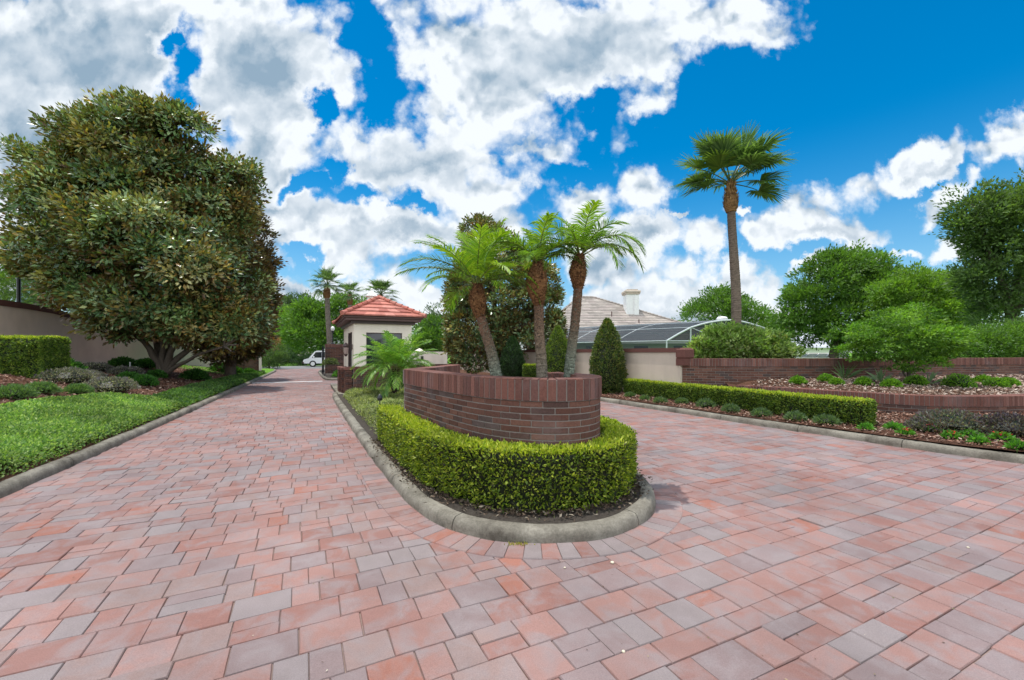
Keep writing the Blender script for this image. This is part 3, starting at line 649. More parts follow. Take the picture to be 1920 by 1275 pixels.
# ---- screened pool cage
Yc = 32.0
cg = thing('pool_cage', (15, Yc, 0), 'white framed screened pool enclosure with arched roof behind the brick wall', 'pool enclosure')
arch = [(1250, 639), (1272, 626), (1295, 614), (1314, 608), (1334, 603.5), (1352, 601), (1371, 600), (1386, 601.5), (1404, 606), (1422, 611.5), (1442, 618.5), (1453, 626), (1466, 636)]
AP = np.array([at(x, y, Yc) for x, y in arch]); back = np.array((-9.5, 9.5, 0.))
mb = MB(); mb.tube(AP, .07, 6)
for k in (0, 2, 4, 10, 12): mb.tube([AP[k], (AP[k][0], Yc, 0)], .055, 6)
for f in (.33, .66, 1.):
    mb.tube(AP+back*f, .032, 5)
for k in (0, 2, 4, 6, 8, 10, 12): mb.tube([AP[k], AP[k]+back], .032, 5)
for f in (.33, .66, 1.): mb.tube([AP[0]+back*f, (AP[0][0]+back[0]*f, Yc+back[1]*f, 0)], .05, 5)
mb.tube([AP[2]-(0, 0, 0), AP[4]-(0, 0, 1.05)], .03, 5); mb.tube([AP[4], AP[4]-(-1.4, 0, 1.4)], .03, 5); mb.tube([AP[0]-(0, 0, .0), (AP[12][0], Yc, AP[0][2])], .035, 5)
mb.tube([AP[0]-(0, 0, .9), (AP[12][0], Yc, AP[0][2]-.9)], .03, 5)
mb.build('frame', M['cage'], cg)
mb = MB(); mb.grid(np.stack([AP+(0, 0, .02), AP+back+(0, 0, .02)], 1))
mb.build('roof_screen', M['screen'], cg)
mb = MB(); lo = AP.copy(); lo[:, 2] = 0; mb.grid(np.stack([AP+(0, .03, -.03), lo+(0, .03, 0)], 1)); s1_ = np.array([AP[0], AP[0]+back]); s0_ = s1_.copy(); s0_[:, 2] = 0; mb.grid(np.stack([s1_, s0_], 1)); mb.build('side_screen', M['screen'], cg)
rv = at(1354, 600, 34); t_ = thing('roof_vent', rv-(0, 0, .3), 'small pale drum ventilator just above the pool enclosure arch', 'roof vent')
mb = MB(); mb.lathe(rv-(0, 0, 3.8), [(.25, 0), (.25, 3.55)], 10); mb.lathe(rv, [(.34, -.25), (.42, -.1), (.42, .12), (.3, .26), (0, .3)], 14); mb.build('drum', M['white'], t_)
# ---- far house at the right and its solar panels
fh = thing('house', (33, 52, 0), 'pale grey roofed house glimpsed between the oaks at the far right', 'house')
A = at(1462, 652, 46); B = at(1600, 652, 46); rr = at(1500, 630, 52); rq_ = at(1570, 630, 52)
mb = MB(); roof_plane(mb, A, B, rr, rq_, 10, .04, [(.42, .44, .47), (.48, .5, .52)], 1.); mb.build('roof', M['rooft'], fh)
mb = MB(); mb.box(((A[0]+B[0])/2, 49.6, A[2]/2), (B[0]-A[0]-.6, 6, A[2]-.05)); mb.build('wall', M['white'], fh)
A = at(1484, 671, 30); B = at(1590, 671, 30); t_ = thing('screen_roof', (A[0], 30, 0), 'low dark screened roof with white ribs behind the tall brick wall', 'pool enclosure')
D0 = at(1500, 663, 33); D1 = at(1590, 663, 33)
mb = MB(); mb.grid(np.array([[A, D0], [B, D1]])); mb.build('screen', M['screen'], t_)
mb = MB()
for f in np.linspace(0, 1, 6): mb.tube([A+(B-A)*f+(0, 0, .02), D0+(D1-D0)*f+(0, 0, .02)], .035, 4)
mb.tube([A, B], .05, 4); mb.tube([D0, D1], .04, 4)
for p in (A, B, D0, D1): mb.tube([p, (p[0], p[1], 0)], .04, 4)
mb.build('frame', M['white'], t_)
# far left house glimpse across the street
t_ = thing('house', (-22, 62, 0), 'far grey roofed house beyond the cross street hedge', 'house')
A = at(528, 668, 66); B = at(600, 668, 66); A2 = at(545, 655, 70); B2 = at(590, 655, 70)
mb = MB(); roof_plane(mb, A, B, A2, B2, 8, .04, [(.4, .36, .32)], 1.); mb.build('roof', M['rooft'], t_)
mb = MB(); mb.box(((A[0]+B[0])/2, 69.5, A[2]/2), (B[0]-A[0]-.5, 6, A[2]-.02)); mb.build('wall', M['white'], t_)
# ---- chain link fence on top of the left wall
t_ = thing('chain_link_fence', (-19, 15, 1), 'black chain link fence behind the left stucco wall', 'fence')
FP = np.array([(-20.5, 13.0), (-18.6, 16.1), (-18.1, 20)]); mb = MB()
FZ = [at(-40, 476, 1)[2], 0, 0]
tops = [H+183*13.0/795, H+166*16.1/795, H+150*20/795]
for (x, y), z_ in zip(FP, tops): pass
p_post = at(35, 494, 16.1); p_a = at(-60, 468, 13.5); p_c = at(110, 525, 19.5)
for p_ in (p_a, p_post, p_c): mb = MB(); mb.tube([(p_[0], p_[1], 1.), p_], .06, 8); mb.build('post', M['black'], t_)
mb = MB(); mb.tube([p_a, p_post, p_c], .035, 6); mb.build('top_rail', M['black'], t_)
mb = MB()
for A, B in ((p_a, p_post), (p_post, p_c)):
    Lf = np.linalg.norm((B-A)[:2]); n = int(Lf/.09); hh = 2.2
    for k in range(-24, n):
        for sg_ in (0, 1):
            x0, x1 = k*.09, k*.09+hh; a0, a1 = max(0, x0), min(Lf, x1)
            if a1 <= a0: continue
            def pp(x):
                f = x/Lf; q = (x-x0)/hh
                return A+(B-A)*f-(0, 0, hh*(q if sg_ else 1-q))
            mb.tube([pp(a0), pp(a1)], .0035, 3, cap=False)
mb.build('wire_mesh', M['black'], t_)
mb = MB()
for A, B in ((p_a, p_post), (p_post, p_c)):
    n = int(np.linalg.norm(B-A)/.09)
    for k in range(n): p = A+(B-A)*k/n; mb.tube([p, p+(.02, 0, .07)], .005, 3)
tag(mb.build('wire_tips', M['black'], t_), kind='stuff')
# ---- white van on the cross street, facing left
vo = np.array((-19.75, 41.0, .0)); vn = thing('parked_van', vo, 'white van parked on the cross street seen past the brick gate pier', 'van')
vt = unit(np.array((.97, .24, 0))); vp = np.array((-vt[1], vt[0], 0)); 
def vv(x, z, y=0): return vo+vt*x+vp*y+(0, 0, z)
prof = [(-.35, .34), (-.42, .55), (-.36, .72), (.12, .86), (.62, 1.5), (.8, 1.58), (4.1, 1.6), (4.25, 1.5), (4.3, .36)]
mb = MB(); n = len(prof)
for y0, ins in ((-.02, .05),):
    V = [vv(x, z, 0 if True else 0)-vp*0 for x, z in prof]+[vv(x, z, 1.7) for x, z in prof]
    mb.add(V, [(i, (i+1) % n, n+(i+1) % n, n+i) for i in range(n)]); mb.poly(V[:n]); mb.poly(V[n:])
mb.build('body', M['vanwhite'], vn)
for wx in ([(.36, .9), (.7, 1.43), (1.25, 1.46), (1.25, .9)], [(1.35, .9), (1.35, 1.46), (2.5, 1.46), (2.5, .9)], [(2.6, .9), (2.6, 1.46), (3.9, 1.46), (3.9, .9)]):
    mb = MB(); mb.poly([vv(x, z, -.006) for x, z in wx]); mb.build('window', M['glass'], vn)
mb = MB(); mb.poly([vv(.13-.01, .88, .12), vv(.6-.01, 1.49, .2), vv(.6-.01, 1.49, 1.5), vv(.13-.01, .88, 1.58)]); mb.build('windscreen', M['glass'], vn)
for x in (.45, 3.3):
    mb = MB(); c = vv(x, .31, -.02); th = np.linspace(0, 2*math.pi, 21)
    mb.tube([c, c+vp*.22], .31, 20); wh = mb.build('wheel', M['rubber'], vn)
    mb = MB(); mb.tube([c-vp*.012, c+vp*.05], .19, 16); mb.build('rim', M['white'], wh)
mb = MB(); mb.box(vv(-.36, .62, .2), (.06, .3, .14), (vt, vp, ZV), bev=.01); mb.build('headlight', M['glass'], vn)
mb = MB(); mb.box(vv(-.4, .42, .85), (.12, 1.74, .16), (vt, vp, ZV), bev=.02); mb.build('bumper', M['trim'], vn)
mb = MB(); mb.box(vv(1.36, .83, -.015), (.14, .02, .035), (vt, vp, ZV)); mb.build('door_handle', M['black'], vn)
mb = MB(); mb.box(vv(.55, .98, -.09), (.1, .16, .14), (vt, vp, ZV), bev=.02); mb.build('mirror', M['vanwhite'], vn)
for q_ in (1.4, 3.2): mb = MB(); mb.tube([vv(q_, 1.6, .2), vv(q_, 1.72, .2), vv(q_, 1.72, 1.5), vv(q_, 1.6, 1.5)], .02, 5); mb.build('rack_bar', M['white'], vn)
# ================================================================== VEGETATION
def lobes_sample(n, lobes, rmin=.72, jit=.12, inner=.15):
    """points with outward directions on a union of ellipsoids; a few inside"""
    L = np.array(lobes, float); area = (L[:, 3]*L[:, 4]+L[:, 4]*L[:, 5]+L[:, 3]*L[:, 5]); out = []; dirs = []
    while sum(len(o) for o in out) < n:
        k = rng.choice(len(L), n, p=area/area.sum()); d = rdir(n); r = 1-np.abs(rng.normal(0, jit, n))+rng.normal(0, .05, n)
        inn = rng.random(n) < inner; r = np.where(inn, rng.uniform(.35, .85, n), r)
        p = L[k, :3]+d*L[k, 3:6]*r[:, None]
        ok = np.ones(n, bool)
        for j in range(len(L)):
            q = np.linalg.norm((p-L[j, :3])/L[j, 3:6], axis=1); ok &= ~((q < rmin) & (j != k) & ~inn)
        dd = unit(d/L[k, 3:6]); out.append(p[ok]); dirs.append(dd[ok])
    return np.concatenate(out)[:n], np.concatenate(dirs)[:n]
def crown(mb, lobes, nc, per, cs, ls, cols, wts, up=.5, aspect=.42, jit=.07, inner=.12, rosette=.6, var=.2, droop=.0, tone=.3, mi=0, shape=(1, 1, .75), ms=1.5, npm=11, nrmk=.9, gap=.0):
    """boughs (masses) spread over the lobes, each carrying sprays of leaves on its outer, upper side"""
    nm = max(14, nc//npm); P0, D0 = lobes_sample(nm, lobes, jit=jit, inner=inner)
    mr = cs*ms*rng.uniform(.65, 1.35, nm); mt = 1+tone*.5*rng.normal(0, .5, (nm, 1)); mc = pal(nm, cols, wts, .1)
    m = rng.integers(0, nm, nc); d2 = unit(rdir(nc)*1.0+D0[m]*.75+np.array((0, 0, .35))); rr = mr[m]*rng.uniform(.72, 1.05, nc)
    P = P0[m]+d2*rr[:, None]*np.array((1, 1, .72))-D0[m]*mr[m][:, None]*.5
    cc = (pal(nc, cols, wts, .1)*.6+mc[m]*.4)*mt[m]*(1+tone*rng.normal(0, .35, (nc, 1)))
    csz = cs*.62*rng.uniform(.6, 1.3, nc); n = nc*per; k = np.repeat(np.arange(nc), per)
    o = np.clip(rng.normal(size=(n, 3)), -1.9, 1.9)*np.array(shape)*.42; p = P[k]+o*csz[k][:, None]
    ax = unit(d2[k]*.8+np.array((0, 0, up*.6))+unit(o)*rosette*1.3+rng.normal(0, .3, (n, 3)))
    nrm = unit(d2[k]*nrmk+np.array((0, 0, .6))+rng.normal(0, .42, (n, 3)))
    c = np.clip(cc[k]*(1+rng.uniform(-var, var, (n, 1)))*.65+pal(n, cols, wts, var)*.35, .004, .9)
    s = ls*rng.uniform(.7, 1.25, n); mb.leaves(p, ax, nrm, s, s*aspect, c, mi, droop)
    return P
def limbs(mb, base, tips, r0, rt=.02, seg_=7, wob=.06, split=.35, col=(1, 1, 1)):
    base = np.asarray(base, float)
    for tp in tips:
        tp = np.asarray(tp, float); L = np.linalg.norm(tp-base); t_ = np.linspace(0, 1, seg_)[:, None]
        mid = base+(tp-base)*.45+np.array((0, 0, L*.12)); P = (1-t_)**2*base+2*t_*(1-t_)*mid+t_**2*tp
        P[1:-1] += rng.normal(0, wob*L*.25, (seg_-2, 3)); mb.tube(P, r0*(1-t_[:, 0])**.8+rt, 7, col)
def tree(name, base, lobes, nc, per, cs, ls, label, cat='tree', group=None, mat='leaf', cols=None, tr=.22, trunk_top=None, nl=7, forks=None, fl=(1, 2.2), **k):
    base = np.asarray(base, float); t_ = thing(name, base, label, cat, group); cols = cols or GRN
    mb = MB(); L = np.array(lobes, float); ctr = (L[:, :3]*L[:, 3:4]).sum(0)/L[:, 3].sum(); top = np.asarray(trunk_top, float) if trunk_top is not None else base+(ctr-base)*.45
    if forks is None:
        mb.tube([base-(0, 0, .15), base+(0, 0, .12)+(top-base)*.03, base+(top-base)*.5+rng.normal(0, .03, 3), top], [tr*1.5, tr*1.15, tr, tr*.85], 10)
        limbs(mb, top, [l[:3]+rdir(1)[0]*l[3:6]*.55 for l in L[rng.choice(len(L), nl)]], tr*.6)
    else:
        for tp, r_ in forks:
            tp = np.asarray(tp, float); t2 = np.linspace(0, 1, 7)[:, None]; m_ = base+(tp-base)*np.array((.25, .25, .55)); P = (1-t2)**2*base+2*t2*(1-t2)*m_+t2**2*tp; P[2:-1] += rng.normal(0, .03, (4, 3)); P[0] -= (0, 0, .15)
            mb.tube(P, r_*(1-.6*t2[:, 0]), 9)
            limbs(mb, tp, [tp+unit(rdir(1)[0]+unit(tp-base)*1.2)*rng.uniform(*fl) for _ in range(4)], r_*.4)
    mb.build('trunk', M['bark'], t_, True)
    mb = MB(); crown(mb, lobes, nc, per, cs, ls, *cols, **k); mb.build('crown', M[mat], t_)
    return t_
def LP(px, py, Y, rx, ry, rd=None):      # a crown lobe seen round (px, py) at Y metres, radii given at photo scale
    c = at(px, py, Y); s_ = Y/F; return (*c, rx*s_, (rd or (rx+ry)/2)*s_, ry*s_)
# ---- great magnolia at the left
MAGC = ([(.035, .085, .032), (.085, .17, .055), (.19, .29, .095), (.46, .34, .08), (.44, .20, .05), (.42, .50, .27)], [8, 10, 6, 3, 1.6, 3])
mbase = hit(308, 706); Ym = mbase[1]
ML = [LP(255, 430, Ym, 150, 170, 140), LP(158, 395, Ym-.5, 88, 92, 90), LP(112, 335, Ym, 48, 50, 52), LP(260, 285, Ym, 120, 95, 95), LP(370, 370, Ym+.6, 85, 130, 85), LP(142, 470, Ym, 70, 66, 76),
      LP(380, 510, Ym, 88, 115, 100), LP(300, 565, Ym-1., 105, 55, 75), LP(245, 205, Ym, 52, 28, 45), LP(195, 545, Ym-.6, 68, 46, 60), LP(66, 285, Ym, 20, 26, 22), LP(405, 595, Ym-.3, 66, 52, 55), LP(325, 215, Ym, 50, 30, 45), LP(155, 255, Ym, 30, 26, 30), LP(440, 300, Ym+.5, 26, 26, 26), LP(250, 400, Ym-2.1, 80, 75, 55), LP(330, 480, Ym-2.0, 60, 55, 50)]
ML = [(x_, y_, z_-.62*(1 if z_ > 6 else .35), a_*.95, b_, c_*.93) for x_, y_, z_, a_, b_, c_ in ML]+[LP(130, 520, Ym-.5, 60, 40, 50), LP(230, 590, Ym-1.2, 60, 35, 45)]
fk = [(at(255, 630, Ym-.6), .17), (at(280, 610, Ym+.4), .19), (at(318, 590, Ym), .18), (at(345, 620, Ym-.8), .15), (at(395, 630, Ym-.3), .15), (at(420, 650, Ym-.9), .09), (at(300, 600, Ym-1.2), .12)]
tree('magnolia_tree', mbase, ML, 6600, 26, .56, .175, 'huge dark green and rust magnolia over the left bed', cat='tree', mat='leaf_gloss', cols=MAGC, forks=fk, aspect=.5, jit=.07, inner=.24, tone=.75, rosette=1.25, ms=1.7, npm=24, fl=(.5, 1.2), nrmk=1.3, var=.35)
b2 = at(432, 690, 21.5); b2[2] = zg(b2[0], b2[1])
tree('magnolia_tree', b2, [LP(445, 470, 21.5, 50, 95, 70), LP(450, 590, 21.5, 48, 80, 65), LP(425, 400, 21.5, 35, 35, 45), LP(465, 540, 21.2, 33, 60, 45), LP(430, 640, 21.5, 50, 40, 50)], 2200, 22, .5, .18,
     'narrow rusty magnolia standing behind the huge one beside the road', mat='leaf_gloss', cols=([(.035, .06, .018), (.06, .08, .022), (.12, .105, .03), (.15, .08, .025), (.10, .06, .02)], [5, 5, 4, 3, 3]), tone=.5, nl=6)
b3 = np.array((-.6, 21.6, .2))
tree('magnolia_tree', b3, [LP(930, 560, 21.6, 78, 110, 85), LP(985, 600, 21.0, 66, 75, 65), LP(905, 620, 21.6, 62, 75, 65), LP(925, 470, 21.6, 48, 52, 50), LP(880, 560, 21.6, 36, 60, 50), LP(1000, 540, 21.6, 45, 50, 50), LP(900, 440, 21.8, 28, 25, 28), LP(1020, 630, 21.3, 32, 50, 40)], 2900, 22, .45, .18,
     'broad magnolia with rust leaves behind the brick planter palms', mat='leaf_gloss', cols=MAGC, tone=.45, nl=8)
# ---- trees and bushes further off
G2 = ([(.05, .12, .02), (.08, .175, .028), (.12, .24, .035), (.17, .29, .05)], [4, 5, 4, 2])
G3 = ([(.08, .17, .025), (.13, .25, .03), (.2, .33, .05)], [3, 4, 3])
G4 = ([(.045, .085, .04), (.07, .12, .05), (.1, .16, .07)], [3, 4, 2])
def ft(px, Y, lob, label, nc, cols=G2, per=18, cs=.9, ls=.3, tr=.25, name='oak_tree', group='trees beyond the entrance', cat='tree', **k):
    nc = int(nc*1.3); k.setdefault('tone', .5); k.setdefault('inner', .22); k.setdefault('npm', 15); k.setdefault('ms', 1.7); base = at(px, 690, Y); base[2] = zg(base[0], base[1]) if tosu(base[0], base[1])[1] < 30 else 0
    q = np.random.default_rng(abs(int(px))+5); lob = lob+[(a_+rx*.85*math.cos(t_), b_-ry*.85*math.sin(t_), rx*f_, ry*f_, rd*f_, dy) for a_, b_, rx, ry, rd, dy in lob for t_, f_ in zip(q.uniform(-.6, 3.7, 3), q.uniform(.25, .45, 3))]; return tree(name, base, [LP(a_, b_, Y+dy, rx*.95, ry*.95, rd) for a_, b_, rx, ry, rd, dy in lob], nc, per, cs, ls, label, cat, group, cols=cols, tr=tr, **k)
ft(540, 62, [(535, 615, 40, 42, 45, 0), (515, 640, 32, 35, 30, -2), (560, 645, 35, 30, 30, -3)], 'bright green oak straight beyond the end of the left lane', 650, G3, cs=1.3, ls=.4)
ft(600, 55, [(597, 612, 42, 38, 40, 0), (622, 640, 30, 34, 30, -1), (578, 632, 30, 30, 30, -2), (650, 600, 32, 42, 30, 1)], 'mid green oak behind the far sabal palms', 800, G2, cs=1.2, ls=.38)
ft(520, 75, [(500, 610, 34, 36, 40, 0), (560, 592, 42, 26, 40, 4), (590, 590, 20, 20, 25, 4)], 'hazy taller oak at the back of the far tree line', 600, G4, cs=1.5, ls=.45)
ft(820, 52, [(815, 622, 24, 38, 30, 0), (835, 640, 22, 30, 25, -1)], 'grey green pine behind the right side of the guardhouse', 420, G4, cs=.9, ls=.3, name='pine_tree', jit=.15)
ft(790, 40, [(800, 640, 26, 34, 25, 0), (845, 655, 20, 25, 20, 2), (775, 655, 20, 20, 20, 0)], 'olive green tree directly behind the palm bush', 450, G2, cs=.8, ls=.26)
ft(690, 58, [(690, 600, 34, 30, 30, 0), (720, 620, 34, 34, 30, 0)], 'dark green tree hidden behind the guardhouse roof', 300, G2, cs=1.2, ls=.38)
ft(1345, 60, [(1345, 585, 52, 32, 45, 0), (1310, 600, 32, 24, 30, 0), (1395, 598, 36, 28, 35, 0), (1440, 612, 26, 26, 25, 0), (1340, 570, 30, 20, 30, 0)], 'round topped oak behind the pool enclosure', 900, G2, cs=1.2, ls=.36)
ft(1560, 30, [(1545, 540, 55, 50, 45, 0), (1600, 520, 52, 48, 45, 1), (1520, 580, 45, 40, 35, 0), (1650, 555, 60, 55, 50, 0), (1590, 590, 50, 45, 40, -1), (1505, 620, 32, 28, 25, 0), (1570, 500, 40, 30, 35, 0), (1640, 635, 50, 30, 40, 0), (1450, 632, 24, 22, 24, 4)], 'large mid green oak in the middle right above the tall brick wall', 2300, G2, cs=.7, ls=.23, tr=.3)
ft(1735, 26, [(1700, 560, 45, 45, 40, 0), (1745, 600, 60, 60, 50, 0), (1700, 625, 45, 40, 35, -1), (1790, 570, 55, 50, 45, 1), (1760, 545, 36, 30, 30, 1)], 'yellow green feathery tree between the two right hand oaks', 1900, G3, cs=.6, ls=.2, tr=.22)
ft(1890, 17, [(1900, 430, 62, 70, 60, 0), (1935, 480, 90, 90, 70, 0), (1850, 420, 42, 36, 35, 0), (1880, 520, 60, 60, 50, 0), (1835, 395, 32, 26, 25, 0), (1960, 380, 60, 50, 50, 0), (1900, 585, 70, 50, 40, 0)], 'tall dark oak reaching in from the right edge', 1900, ([(.06, .11, .035), (.09, .16, .045), (.15, .24, .06)], [4, 4, 2]), cs=.5, ls=.15, tr=.2, jit=.14, ms=1.9)
ft(1860, 15, [(1830, 650, 50, 30, 30, 0), (1890, 645, 60, 34, 30, 0), (1950, 650, 50, 34, 30, 0), (1780, 655, 40, 24, 28, 0)], 'dark clipped hedge showing above the right end of the tall brick wall', 1300, G2, cs=.4, ls=.09, name='hedge', cat='hedge', group=None, tr=.05)
ft(-10, 26, [(-40, 560, 100, 60, 60, 0), (40, 575, 60, 50, 40, 0), (10, 540, 50, 38, 40, 0), (120, 585, 60, 40, 40, 1)], 'light green bush behind the chain link fence on the left', 1300, G3, cs=.6, ls=.14, name='bush', cat='bush', group=None, tr=.1)
ft(505, 36, [(505, 660, 24, 22, 22, 0), (512, 672, 20, 18, 20, 0), (490, 668, 20, 20, 20, 0)], 'round green bush beyond the left gate wall', 420, ([(.05, .11, .03), (.09, .16, .05), (.14, .2, .08)], [3, 4, 2]), cs=.4, ls=.12, name='bush', cat='bush', group=None, tr=.06)
ft(503, 38, [(500, 640, 17, 10, 15, 0), (508, 647, 12, 9, 12, 0)], 'red tipped shrub over the round bush by the left gate', 160, ([(.30, .10, .06), (.25, .14, .05), (.1, .14, .04)], [3, 3, 1]), cs=.4, ls=.13, name='bush', cat='bush', group=None, tr=.05)
ft(560, 46, [(545, 677, 40, 9, 12, 0), (590, 677, 30, 9, 12, 1)], 'long dark hedge along the far side of the cross street', 420, ([(.02, .05, .02), (.035, .075, .025)], [1, 1]), cs=.5, ls=.16, name='hedge', cat='hedge', group=None, tr=.04)
# leafy bush behind the brick wall at the foot of the tall palm
ft(1390, 13.2, [(1385, 650, 62, 32, 40, 0), (1340, 655, 36, 24, 28, 0), (1440, 658, 38, 20, 26, 0), (1370, 632, 28, 16, 20, 0), (1415, 638, 26, 16, 20, 0)], 'lush light green bush on top of the brick wall round the tall palm', 1500, ([(.12, .22, .04), (.2, .33, .07), (.3, .42, .13), (.42, .46, .25), (.3, .15, .07)], [4, 5, 4, 1.5, .3]), cs=.26, ls=.1, tone=.9, name='bush', cat='bush', group=None, tr=.05, aspect=.5)
# small layered tree in the terrace bed
def hit_t(px, py): return hit(px, py, lambda x, y: zt(x, y) if y > np.interp(x, TR[:, 0], TR[:, 1]) else -9, 7.5)
sb = hit_t(1705, 719); Ys = sb[1]
tree('ligustrum_tree', sb, [LP(1690, 640, Ys, 78, 34, 70), LP(1640, 655, Ys, 55, 17, 45), LP(1740, 650, Ys, 62, 22, 50), LP(1690, 612, Ys, 50, 32, 45), LP(1600, 625, Ys, 34, 9, 25), LP(1770, 625, Ys, 36, 13, 25), LP(1700, 680, Ys, 48, 17, 40), LP(1660, 596, Ys, 22, 16, 20), LP(1720, 592, Ys, 20, 18, 20), LP(1785, 662, Ys, 26, 8, 22)], 1000, 26, .2, .066,
     'small spreading tree with layered bright green leaves in the raised bed', cols=([(.07, .18, .02), (.13, .28, .03), (.22, .38, .05), (.03, .08, .015)], [4, 4, 3, 2]), forks=[(at(1680, 675, Ys), .03), (at(1700, 665, Ys+.1), .035), (at(1725, 678, Ys-.1), .028), (at(1665, 668, Ys+.1), .025)], tone=.6, up=.2, aspect=.5, shape=(1.2, 1.2, .45), jit=.1, fl=(.15, .4), ms=1.3)
# ---- clipped hedges: a dark inner body and a coat of small leaves
def coat(mb, P, N, n, ls, cols, var=.25, up=.35, aspect=.5, mi=0, depth=.02, lift=0.):
    k = rng.integers(0, len(P), n); p = P[k]; nn_ = N[k]
    p = p+rng.normal(0, .012, (n, 3))-nn_*rng.uniform(-lift, depth, (n, 1))
    ax = unit(nn_*.7+np.array((0, 0, up))+rng.normal(0, .55, (n, 3))); nr = unit(nn_+np.array((0, 0, .35))+rng.normal(0, .6, (n, 3)))
    s = ls*rng.uniform(.6, 1.3, n); mb.leaves(p, ax, nr, s, s*aspect, pal(n, *cols, var), mi)
def hedge_run(name, path, z0, z1, th, label, n, ls, side_cols, top_cols, zf=None, group=None, wob=.02, cat='hedge', taper=.0):
    P = resample(path, .06); t_ = thing(name, (*P[0], z0), label, cat, group); N2 = normals2(P); mb = MB(); m = len(P)
    tt = path_len(P)[1]; zz0 = np.full(m, z0) if zf is None else zf(P)
    hgt = z1-z0
    ang = [(-1, 0), (-1, .12), (-1, .5), (-.99, .88), (-.9, .985), (-.5, 1), (0, 1), (.5, 1), (.9, .985), (.99, .88), (1, .5), (1, .12), (1, 0)]
    V = np.zeros((m, len(ang), 3)); d_ = tt
    for j, (a_, h_) in enumerate(ang):
        w_ = th/2*(1-taper*(1-h_)); wv = wob*fb(d_*4, h_*3+a_*2, s=j*.1)
        V[:, j, :2] = P+N2*(a_*(w_+wv))[:, None]; V[:, j, 2] = zz0+hgt*h_+wob*.6*fb(d_*5, a_*2.)
    for e_, s_ in ((0, 1), (m-1, -1)):
        V[e_] = V[e_]
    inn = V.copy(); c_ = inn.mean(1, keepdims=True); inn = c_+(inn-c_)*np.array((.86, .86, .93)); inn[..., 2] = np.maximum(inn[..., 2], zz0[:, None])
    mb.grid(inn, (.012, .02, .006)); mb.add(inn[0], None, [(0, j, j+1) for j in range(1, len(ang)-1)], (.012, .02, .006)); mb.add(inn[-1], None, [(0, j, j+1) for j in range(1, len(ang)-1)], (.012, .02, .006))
    # sample the surface
    def samp(n_, rows):
        i = rng.uniform(0, m-1.001, n_); j = rng.uniform(rows[0], rows[1]-.001, n_); i0 = i.astype(int); j0 = j.astype(int); fi = (i-i0)[:, None]; fj = (j-j0)[:, None]
        p = (V[i0, j0]*(1-fi)+V[i0+1, j0]*fi)*(1-fj)+(V[i0, j0+1]*(1-fi)+V[i0+1, j0+1]*fi)*fj
        du = V[i0+1, j0]-V[i0, j0]; dv = V[i0, j0+1]-V[i0, j0]; nn_ = unit(np.cross(du, dv)); return p, -nn_*np.sign((nn_*(V[i0].mean(1)-p)).sum(1))[:, None]
    hs1 = hgt*2/(hgt*2+th); ns = int(n*hs1)
    # the side rows are unevenly spaced: sample by height
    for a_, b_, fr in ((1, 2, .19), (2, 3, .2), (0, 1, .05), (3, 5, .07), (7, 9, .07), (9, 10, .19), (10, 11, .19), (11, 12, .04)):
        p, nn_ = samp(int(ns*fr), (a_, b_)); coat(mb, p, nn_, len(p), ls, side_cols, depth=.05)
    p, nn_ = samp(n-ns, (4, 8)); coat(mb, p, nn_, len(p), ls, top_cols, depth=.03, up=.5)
    for e_, sg_ in ((0, -1), (m-1, 1)):
        T_ = unit(np.array([*(P[min(e_+1, m-1)]-P[max(e_-1, 0)]), 0.]))*sg_; ne = int(n*th/tt[-1]*.8); E = V[e_]; ww = rng.random((ne, 1)); hh_ = rng.random(ne)
        p = E[0]*(1-ww)+E[-1]*ww; p[:, 2] = zz0[e_]+hh_*hgt; coat(mb, p, np.tile(T_, (ne, 1)), ne, ls, side_cols, depth=.05)
    mb.build('foliage', M['leaf'], t_)
    return t_
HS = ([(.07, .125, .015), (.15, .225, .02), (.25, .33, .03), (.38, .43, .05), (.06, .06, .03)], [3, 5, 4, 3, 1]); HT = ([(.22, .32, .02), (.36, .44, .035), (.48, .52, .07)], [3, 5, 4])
# hedge wrapping the planter
hp = smooth_path(world2([(1.13, 6.75), (1.13, 5.6), (1.17, 4.6), (1.25, 4.0), (1.38, 3.65), (1.62, 3.32), (1.95, 3.15), (2.3, 3.12), (2.62, 3.22), (2.9, 3.42), (3.12, 3.75), (3.28, 4.3), (3.36, 5.2), (3.38, 6.6), (3.38, 8.5)]), 2)
hw_ = offset(hp, .0)
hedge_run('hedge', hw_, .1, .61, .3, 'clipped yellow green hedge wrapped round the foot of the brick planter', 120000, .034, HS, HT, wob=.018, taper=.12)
# dry stems and twigs under it
mb = MB(); Ph = resample(offset(hp, -.13), .02); k = rng.integers(0, int(len(Ph)*.8), 5200); p = np.column_stack([Ph[k]+rng.normal(0, .07, (5200, 2)), np.full(5200, .1)+rng.uniform(0, .03, 5200)])
mb.leaves(p, unit(rdir(5200)*np.array((1, 1, .35))), rdir(5200)+np.array((0, 0, 1.)), rng.uniform(.02, .06, 5200), rng.uniform(.006, .022, 5200), pal(5200, [(.05, .035, .025), (.12, .085, .06), (.2, .17, .13), (.08, .09, .03)], [5, 4, 2, 1]))
tag(mb.build('leaf_litter', M['chip']), kind='stuff')
